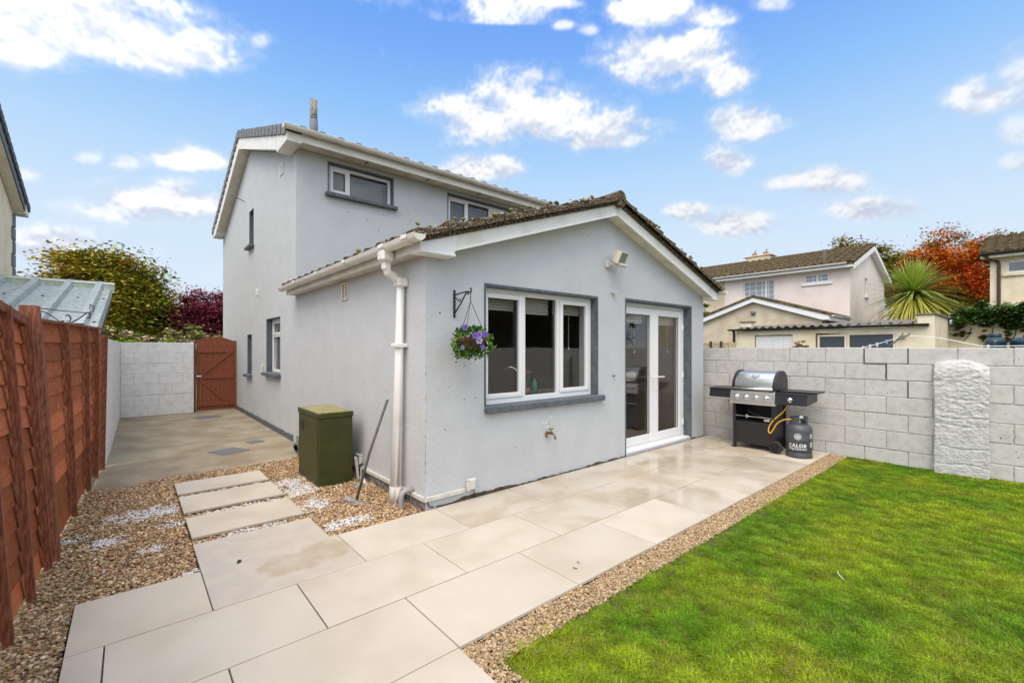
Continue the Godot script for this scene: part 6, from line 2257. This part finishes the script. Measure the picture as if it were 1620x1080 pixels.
func crown(buf: PackedFloat32Array, c: Vector3, r: Vector3, clumps: int, per: int, size: float, cols: Array, hot: Array, seed_: int, lumps := 0.30) -> void:
	var g := RandomNumberGenerator.new()
	g.seed = seed_
	var n := FastNoiseLite.new()
	n.seed = seed_
	n.frequency = 0.35
	for k in clumps:
		var d := V(g.randfn(), g.randfn() * 0.9, g.randfn()).normalized()
		var rad := pow(g.randf(), 0.45) * (0.84 + 0.42 * n.get_noise_3d(d.x * 3.0, d.y * 3.0, d.z * 3.0))
		if d.y < -0.6: rad *= 0.85
		var cc := c + d * r * rad
		var cr := lumps * g.randf_range(0.6, 1.2) * minf(r.x, r.y)
		var pick := clampf(n.get_noise_3d(cc.x * 2.2, cc.y * 2.2, cc.z * 2.2) * 1.1 + 0.5 + g.randf_range(-0.15, 0.15), 0.0, 0.999)
		var base: Color = cols[int(pick * cols.size())]
		for h: Array in hot:
			if (cc - h[0]).length() < h[1]: base = h[2].lerp(base, g.randf() * 0.35)
		for i in per:
			var e := V(g.randfn(), g.randfn() * 0.55, g.randfn()) * cr * 0.55
			var col := base.lerp(cols[g.randi() % cols.size()], g.randf() * 0.22) * g.randf_range(0.82, 1.2)
			put(buf, turned(g.randf_range(-0.6, 0.6), g.randf() * TAU, g.randf_range(-0.6, 0.6), size * g.randf_range(0.6, 1.3)), cc + e, col)

func tree(called: String, label: String, base: Vector3, c: Vector3, r: Vector3, clumps: int, per: int, size: float, cols: Array, hot: Array, seed_: int, m: Material, group := "", lumps := 0.30) -> Node3D:
	var t := thing(called, label, "tree", base, group)
	var g := RandomNumberGenerator.new()
	g.seed = seed_ + 500
	var st := begin(true)
	var top := V(c.x, c.y + r.y * 0.1, c.z)
	var w := r.y * 0.055 + 0.05
	tube(st, [base, base.lerp(top, 0.35) + V(0.1, 0, 0.05), base.lerp(top, 0.7), top], [w * 1.3, w, w * 0.75, w * 0.35], 9)
	part("trunk", st, M.bark, t)
	for k in 9:
		st = begin(true)
		var d := V(g.randfn(), absf(g.randfn()) * 0.7 + 0.1, g.randfn()).normalized()
		var s := base.lerp(top, g.randf_range(0.4, 0.85))
		var e := c + d * r * 0.85
		tube(st, [s, s.lerp(e, 0.5) + V(0, 0.15 * r.y * g.randf(), 0), e], [w * 0.45, w * 0.25, w * 0.06], 6)
		part("limb", st, M.bark, t)
	var buf := PackedFloat32Array()
	crown(buf, c, r, clumps, per, size, cols, hot, seed_, lumps)
	stuff(scatter("crown", leaf_mesh(), m, buf, t))
	return t

func trees() -> void:
	var green := [Color(.17, .21, .03), Color(.28, .28, .04), Color(.40, .33, .045), Color(.42, .25, .035), Color(.19, .23, .035)]
	var rust := [Color(.55, .25, .03), Color(.58, .12, .02), Color(.42, .26, .04), Color(.24, .22, .035), Color(.60, .30, .04)]
	tree("maple_tree", "green and gold autumn tree with red patches behind the white wall", V(-0.93, -0.1, -32.4), V(-0.75, 3.75, -32.4), V(3.3, 3.1, 2.9), 430, 190, 0.23, green, [[V(-1.6, 6.2, -30.5), 1.0, Color(0.540, 0.195, 0.030)], [V(0.3, 3.9, -29.6), 0.75, Color(0.600, 0.075, 0.022)], [V(0.0, 5.4, -30.0), 0.9, Color(0.450, 0.270, 0.030)], [V(1.5, 4.7, -30.6), 0.8, Color(0.450, 0.255, 0.030)], [V(-2.6, 4.6, -30.2), 1.1, Color(0.375, 0.225, 0.030)], [V(-0.2, 3.3, -29.4), 0.6, Color(0.495, 0.300, 0.045)]], 41, M.leaf)
	tree("purple_tree", "dark purple leaved tree between the autumn tree and the house", V(3.5, -0.1, -31.2), V(3.5, 3.15, -31.2), V(2.35, 1.9, 2.2), 240, 150, 0.16, [Color(.24, .05, .075), Color(.15, .03, .05), Color(.32, .08, .11), Color(.12, .025, .045)], [], 42, M.dark_leaf)
	tree("maple_tree", "orange and scarlet autumn tree behind the palm on the right", V(44.5, -0.1, -4.2), V(44.8, 6.4, -4.0), V(3.9, 3.7, 4.9), 250, 210, 0.20, rust, [[V(43.5, 8.4, -4.0), 2.0, Color(0.600, 0.165, 0.018)], [V(43.0, 6.0, -3.2), 1.3, Color(0.600, 0.075, 0.018)], [V(42.5, 5.2, -2.4), 0.9, Color(0.600, 0.060, 0.018)], [V(44.0, 7.4, -1.4), 1.3, Color(0.240, 0.195, 0.030)], [V(44.0, 9.6, -4.8), 1.1, Color(0.270, 0.195, 0.030)], [V(44.5, 6.8, -7.0), 1.6, Color(0.600, 0.105, 0.022)]], 43, M.leaf, "", 0.24)
	tree("maple_tree", "small yellow green tree rising behind the pink house ridge", V(39.6, -0.1, -8.3), V(39.6, 7.3, -8.3), V(2.4, 2.2, 2.6), 170, 130, 0.22, [Color(0.240, 0.210, 0.030), Color(0.330, 0.240, 0.030), Color(0.150, 0.165, 0.022)], [], 44, M.leaf)
	tree("shrub", "green climbing shrub in the gap beside the extension gutter", V(21.0, 0, -10.25), V(21.0, 2.9, -10.25), V(0.5, 1.0, 0.55), 26, 50, 0.22, [Color(0.090, 0.150, 0.022), Color(0.150, 0.240, 0.030)], [], 45, M.leaf)
	# conifers behind the camera that darken the window panes
	for e: Array in [[V(13.5, 0, 9.2), 2.3, 6.6, 51, "dark conifer at the left of the row mirrored in the windows"], [V(18.2, 0, 8.4), 3.0, 7.4, 52, "dark conifer in the middle of the row mirrored in the windows"], [V(19.0, 0, 14.0), 3.2, 4.6, 53, "dark conifer at the right of the row mirrored in the windows"]]:
		tree("conifer_tree", e[4], e[0], e[0] + V(0, e[2] * 0.5, 0), V(e[1], e[2] * 0.52, e[1]), 160, 80, 0.34, [Color(.045, .075, .025), Color(.07, .10, .03), Color(.03, .05, .02)], [], e[3], M.leaf, "conifers mirrored in the windows")
	# hedge and shrubs over the white wall
	var hd := thing("hedge", "bright lime hedge topped with pale flowering shrubs behind the white wall", "hedge", V(0.9, -0.1, -24.5))
	var buf := PackedFloat32Array()
	for k in 7: crown(buf, V(-1.5 + k * 0.72, 1.15, -24.5 + 0.1 * sin(k * 2.0)), V(0.6, 0.9, 0.5), 26, 55, 0.13, [Color(0.210, 0.330, 0.022), Color(0.300, 0.420, 0.030), Color(0.150, 0.255, 0.022)], [], 60 + k)
	stuff(scatter("leaves", leaf_mesh(), M.leaf, buf, hd))
	buf = PackedFloat32Array()
	for k in 7: crown(buf, V(-1.6 + k * 0.80, 1.85 + 0.3 * sin(k * 1.7), -26.0), V(0.65, 0.65, 0.5), 18, 50, 0.14, [Color(0.225, 0.240, 0.075), Color(0.450, 0.375, 0.180), Color(0.150, 0.195, 0.045), Color(0.600, 0.450, 0.300)], [], 80 + k, 0.4)
	stuff(scatter("flowering_tops", leaf_mesh(), M.leaf, buf, hd))
	# cabbage palm
	var base := V(22.7, 0, -2.9)
	var pm := thing("palm_tree", "spiky green cabbage palm with dry yellow skirt behind the outbuilding", "palm", base)
	var st := begin(true)
	tube(st, [base, base + V(0.05, 1.8, 0), base + V(0, 3.6, 0)], [0.22, 0.17, 0.15], 10)
	part("trunk", st, M.bark, pm)
	var g := RandomNumberGenerator.new()
	g.seed = 71
	for kind in 3:
		st = begin()
		var n: int = [420, 240, 300][kind]
		for i in n:
			var yaw := g.randf() * TAU
			var pitch: float = [g.randf_range(-0.25, 1.45), g.randf_range(-0.75, -0.05), g.randf_range(-1.45, -0.6)][kind]
			var L: float = [g.randf_range(1.25, 1.75), g.randf_range(1.2, 1.75), g.randf_range(0.7, 1.45)][kind]
			var d := V(cos(yaw) * cos(pitch), sin(pitch), sin(yaw) * cos(pitch))
			var sd := d.cross(Vector3.UP).normalized()
			var o := base + V(0, [3.62, 3.5, 3.3][kind], 0) + d * 0.08
			var droop: float = [0.24, 0.42, 0.28][kind] * g.randf_range(0.4, 1.5)
			var w := 0.042
			var prev := o
			for s in 4:
				var f := (s + 1) / 4.0
				var nx := o + d * L * f - V(0, droop * f * f * L, 0)
				var w0 := w * (1.0 - 0.22 * s) * (0.6 if s == 0 else 1.0)
				var w1 := w * (1.0 - 0.22 * (s + 1)) if s < 3 else 0.002
				quad(st, prev - sd * w0, prev + sd * w0, nx + sd * w1, nx - sd * w1)
				prev = nx
		var lm := mat([lin(.29, .36, .05), lin(.50, .46, .08), lin(.42, .28, .08)][kind], 0.45)
		lm.backlight_enabled = true
		lm.backlight = lin(.10, .14, .02)
		stuff(part(["leaves", "yellow_leaves", "dry_skirt"][kind], st, lm, pm))
	# ivy over the cream wall
	var iv := thing("ivy", "mass of dark green ivy spilling over the cream wall at the right edge", "ivy", V(21.5, 2.3, 0.5))
	buf = PackedFloat32Array()
	for k in 9:
		var z := -1.45 + k * 0.42
		crown(buf, V(21.45, 2.48 + 0.035 * k * (1.0 if k < 5 else 0.7) + 0.1 * sin(k * 2.1), z), V(0.5, 0.44 + 0.02 * k, 0.48), 40, 50, 0.12, [Color(0.038, 0.083, 0.018), Color(0.060, 0.120, 0.024), Color(0.105, 0.180, 0.038), Color(0.030, 0.053, 0.015)], [], 100 + k, 0.35)
	for k in 7: crown(buf, V(21.5, 2.05 - 0.12 * (k % 3), -1.5 + k * 0.5), V(0.12, 0.3, 0.22), 9, 22, 0.11, [Color(0.060, 0.090, 0.022), Color(0.180, 0.075, 0.030), Color(0.090, 0.150, 0.030)], [], 120 + k, 0.5)
	stuff(scatter("ivy_leaves", leaf_mesh(), M.leaf, buf, iv))
	st = begin()
	for k in 5: tube(st, [V(21.58, 2.2, -1.3 + k * 0.5), V(21.59, 1.95, -1.35 + k * 0.52), V(21.59, 1.75 + 0.05 * (k % 2), -1.5 + k * 0.55)], 0.012, 5)
	part("stems", st, M.bark, iv)
	# pale flowering shrub at the outbuilding
	var sh := thing("flower_shrub", "small dusky pink hydrangea in front of the cream outbuilding", "shrub", V(17.5, 0, -5.15))
	buf = PackedFloat32Array()
	crown(buf, V(17.5, 1.52, -5.15), V(0.25, 0.30, 0.28), 20, 40, 0.08, [Color(0.540, 0.300, 0.270), Color(0.600, 0.450, 0.390), Color(0.375, 0.225, 0.150)], [], 140)
	crown(buf, V(17.5, 1.35, -4.95), V(0.28, 0.35, 0.28), 12, 40, 0.09, [Color(0.180, 0.240, 0.045), Color(0.300, 0.330, 0.060)], [], 141)
	stuff(scatter("flower_heads", leaf_mesh(), M.leaf, buf, sh))
	st = begin()
	for k in 6: tube(st, [V(17.5, 0, -5.15), V(17.5 + 0.12 * cos(k), 1.4, -5.1 + 0.12 * sin(k))], 0.012, 5)
	part("stems", st, M.bark, sh)

# ---------------------------------------------------------------- gravel and grass
func on_paving(x: float, z: float) -> bool:
	if z > -3.65 and x > -0.26 and z < -1.871: return true
	if z >= -1.87 and x > -0.26 and x < 1.258: return true
	if x > 0.355 and x < 1.22 and z > -4.185 and z < -3.6: return true
	if x > 0.358 and x < 1.217:
		for e: Array in [[-6.205, -5.705], [-5.605, -5.025], [-4.875, -4.315]]:
			if z > e[0] and z < e[1]: return true
	return false

func concrete_front(x: float) -> float:
	return -6.62 + 0.19 * exp(-pow((x + 0.05) / 0.2, 2)) - (0.9 * smoothstep(1.65, 2.0, x))

func lawn_and_gravel() -> void:
	var g := RandomNumberGenerator.new()
	g.seed = 5
	var n := FastNoiseLite.new()
	n.seed = 3
	n.frequency = 2.4
	n.fractal_octaves = 3
	var peb := SphereMesh.new()
	peb.radius = 1.0; peb.height = 1.7; peb.radial_segments = 6; peb.rings = 3
	var cols := [Color(.33, .20, .09), Color(.40, .27, .14), Color(.25, .14, .06), Color(.46, .36, .24), Color(.20, .13, .08), Color(.38, .31, .23), Color(.30, .22, .15), Color(.52, .43, .30), Color(.14, .10, .07)]
	var whites := [[.13, -5.29, .26, .17], [-.13, -4.7, .12, .12], [-.36, -4.95, .10, .05], [.13, -4.33, .09, .06], [.27, -4.84, .09, .07], [.33, -3.72, .07, .05], [1.36, -5.50, .20, .14], [1.40, -5.15, .17, .26], [1.36, -4.55, .12, .20], [1.45, -3.9, .2, .1], [0.8, -4.25, .25, .05], [0.8, -5.66, .45, .05], [0.9, -4.95, .4, .06]]
	for area in 2:
		var buf := PackedFloat32Array()
		var tries := 100000 if area == 0 else 23000
		for i in tries:
			var x: float
			var z: float
			if area == 0:
				x = g.randf_range(-0.56, 2.08)
				z = g.randf_range(-6.75, -3.55)
				if i % 8 == 0:
					x = g.randf_range(-0.56, -0.24)
					z = g.randf_range(-3.7, -1.2)
				if z < concrete_front(x) - 0.02 + g.randf_range(-0.02, 0.02): continue
				if x < fence_x(z) + 0.02 and z > -6.6: continue
			else:
				x = g.randf_range(1.25, 7.65)
				z = -1.875 + g.randf() * 0.20
				if i % 12 == 0:
					x = g.randf_range(1.255, 1.37)
					z = g.randf_range(-1.87, -0.6)
			if on_paving(x, z): continue
			var s := g.randf_range(0.0055, 0.0110) if area == 0 else g.randf_range(0.005, 0.009)
			var c: Color = cols[g.randi() % cols.size()]
			c = Color(c.r * 1.30, c.g * 1.20, c.b * 1.05) * g.randf_range(0.6, 1.25)
			if area == 1: c = c.lerp(Color(.36, .27, .15), 0.45)
			else:
				for w: Array in whites:
					var q := pow((x - w[0]) / w[2], 2) + pow((z - w[1]) / w[3], 2)
					if g.randf() < 0.85 * smoothstep(1.7, 0.3, q + n.get_noise_2d(x * 3.0, z * 3.0) * 1.4): c = Color(.66, .64, .61) * g.randf_range(0.8, 1.1)
				if x < -0.2 and g.randf() < 0.25: c = c.lerp(Color(.16, .15, .04), 0.6)
			var y := -0.042 + g.randf() * 0.024 + 0.012 * n.get_noise_2d(x, z)
			if area == 1: y = -0.034 + g.randf() * 0.020
			put(buf, turned(g.randf_range(-0.5, 0.5), g.randf() * TAU, g.randf_range(-0.5, 0.5), 1.0) * Basis().scaled(V(s * g.randf_range(0.9, 1.5), s * g.randf_range(0.6, 0.9), s)), V(x, y, z), c)
		stuff(scatter("gravel", peb, M.pebble, buf))
	sheet("gravel_bed", [Vector2(1.25, -1.9), Vector2(7.66, -1.9), Vector2(7.66, -1.6), Vector2(1.38, -1.6), Vector2(1.38, -0.4), Vector2(1.25, -0.4)], -0.037, M.earth, 0.03)
	sheet("lawn", [Vector2(1.34, -1.68), Vector2(7.67, -1.66), Vector2(7.67, 7.0), Vector2(-0.6, 7.0), Vector2(-0.6, 1.2), Vector2(1.34, 1.2)], -0.055, M.turf, 0.1)
	# grass blades in small tufts
	var st := begin()
	var r2 := RandomNumberGenerator.new()
	r2.seed = 8
	for k in 11:
		var a := r2.randf() * TAU
		var o := V(cos(a), 0, sin(a)) * r2.randf() * 0.010
		var d := V(cos(a + r2.randf_range(-0.8, 0.8)), 0, sin(a + r2.randf_range(-0.8, 0.8)))
		var sd := V(-d.z, 0, d.x) * 0.0013
		var hh := r2.randf_range(0.020, 0.046)
		var lean := r2.randf_range(0.2, 1.3)
		var m := o + d * hh * lean * 0.35 + V(0, hh * 0.6, 0)
		var t := o + d * hh * lean + V(0, hh * (1.0 - 0.3 * lean), 0)
		quad(st, o - sd, o + sd, m + sd * 0.8, m - sd * 0.8)
		tri(st, m - sd * 0.8, m + sd * 0.8, t)
	var tuft := done(st)
	var buf := PackedFloat32Array()
	var p2 := FastNoiseLite.new()
	p2.seed = 15
	p2.frequency = 0.9
	p2.fractal_octaves = 4
	for i in 150000:
		var x := g.randf_range(1.27, 7.66)
		var z := g.randf_range(-1.80, 0.5)
		if i % 15 == 0: z = g.randf_range(0.5, 6.9)
		var edge := -1.715 + 0.05 * n.get_noise_2d(x * 0.8, 3.0) + 0.02 * n.get_noise_2d(x * 4.0, 9.0)
		if z < edge: continue
		if x < 1.345 + 0.03 * n.get_noise_2d(7.0, z * 2.0): continue
		var f := p2.get_noise_2d(x, z)
		var f2 := n.get_noise_2d(x * 0.9 + 20.0, z * 0.9)
		var f3 := n.get_noise_2d(x * 2.2 + 5.0, z * 2.2)
		var c := Color(.128, .258, .016).lerp(Color(.265, .34, .020), clampf(0.5 + f * 1.3, 0, 1))
		c = c * (1.0 + 0.6 * f3)
		c = c.lerp(Color(.26, .24, .04), clampf((f2 - 0.12) * 1.6, 0, 0.75) * g.randf())
		if g.randf() < 0.09: c = Color(.34, .28, .11).lerp(Color(.16, .10, .04), g.randf())
		c = c * g.randf_range(0.6, 1.35)
		var s := g.randf_range(0.7, 1.2) * (1.0 + 0.35 * f + 0.3 * f3)
		if z > -1.7 and (z < edge + 0.03 or x > 7.6): s *= 1.25
		put(buf, turned(0, g.randf() * TAU, 0, s), V(x, -0.056, z), c)
	stuff(scatter("grass", tuft, M.blade, buf))
	fallen_bits(g)

func fallen_bits(g: RandomNumberGenerator) -> void:
	# leaves on slabs, gravel and lawn
	var spots := [[0.58, -3.62, 0.001, "small dark fallen leaf on the stained slab", Color(.03, .03, .02), 0.03], [2.30, -2.02, 0.001, "tiny brown leaf near the outer slab edge", Color(.12, .08, .03), 0.018], [2.38, -2.06, 0.001, "tiny dark crumb of leaf near the gravel strip", Color(.06, .05, .03), 0.014], [-0.38, -2.62, -0.04, "curled red brown leaf on the gravel beside the patio corner", Color(.12, .025, .015), 0.06], [-0.33, -2.42, -0.04, "broad dark red leaf lying against the patio edge", Color(.15, .03, .015), 0.07]]
	for s: Array in spots:
		var t := thing("fallen_leaf", s[3], "leaf", V(s[0], s[2], s[1]), "fallen leaves")
		var st := begin()
		var q: float = s[5]
		T = Transform3D(Basis(Vector3.UP, g.randf() * TAU), V(s[0], s[2], s[1]))
		var pts := [V(-q, 0.002, 0), V(-q * .3, 0.004, q * .45), V(q * .5, 0.010, q * .35), V(q, 0.004, 0), V(q * .4, 0.012, -q * .4), V(-q * .4, 0.005, -q * .4)]
		for k in 6: tri(st, V(0, 0.007, 0), pts[k], pts[(k + 1) % 6])
		T = Transform3D()
		part("blade", st, mat(lin(s[4].r, s[4].g, s[4].b), 0.7), t)
	var tw := thing("twig", "pale twig lying on the lawn", "twig", V(3.6, -0.02, -0.83))
	var st2 := begin()
	tube(st2, [V(3.55, -0.012, -0.80), V(3.60, -0.006, -0.84), V(3.64, -0.01, -0.85)], 0.003, 5)
	part("stick", st2, M.cream_board, tw)
	var mo := thing("mortar_spill", "pale spill of dried mortar on the gravel at the patio's left edge", "mortar", V(-0.33, -0.05, -2.5))
	st2 = begin(true)
	var n := FastNoiseLite.new()
	n.seed = 31
	n.frequency = 6.0
	var ring := []
	for k in 22:
		var a := TAU * k / 22.0
		var rr := 1.0 + 0.35 * n.get_noise_2d(cos(a), sin(a))
		ring.append(V(-0.34 + cos(a) * 0.075 * rr, -0.055, -2.48 + sin(a) * 0.30 * rr))
	for k in 22:
		var a: Vector3 = ring[k]
		var b: Vector3 = ring[(k + 1) % 22]
		var c := V(-0.34, -0.035, -2.48)
		tri(st2, c, b.lerp(c, 0.3) + V(0, 0.012, 0), a.lerp(c, 0.3) + V(0, 0.012, 0))
		quad(st2, a, a.lerp(c, 0.3) + V(0, 0.012, 0), b.lerp(c, 0.3) + V(0, 0.012, 0), b)
	part("spill", st2, M.old_white, mo)
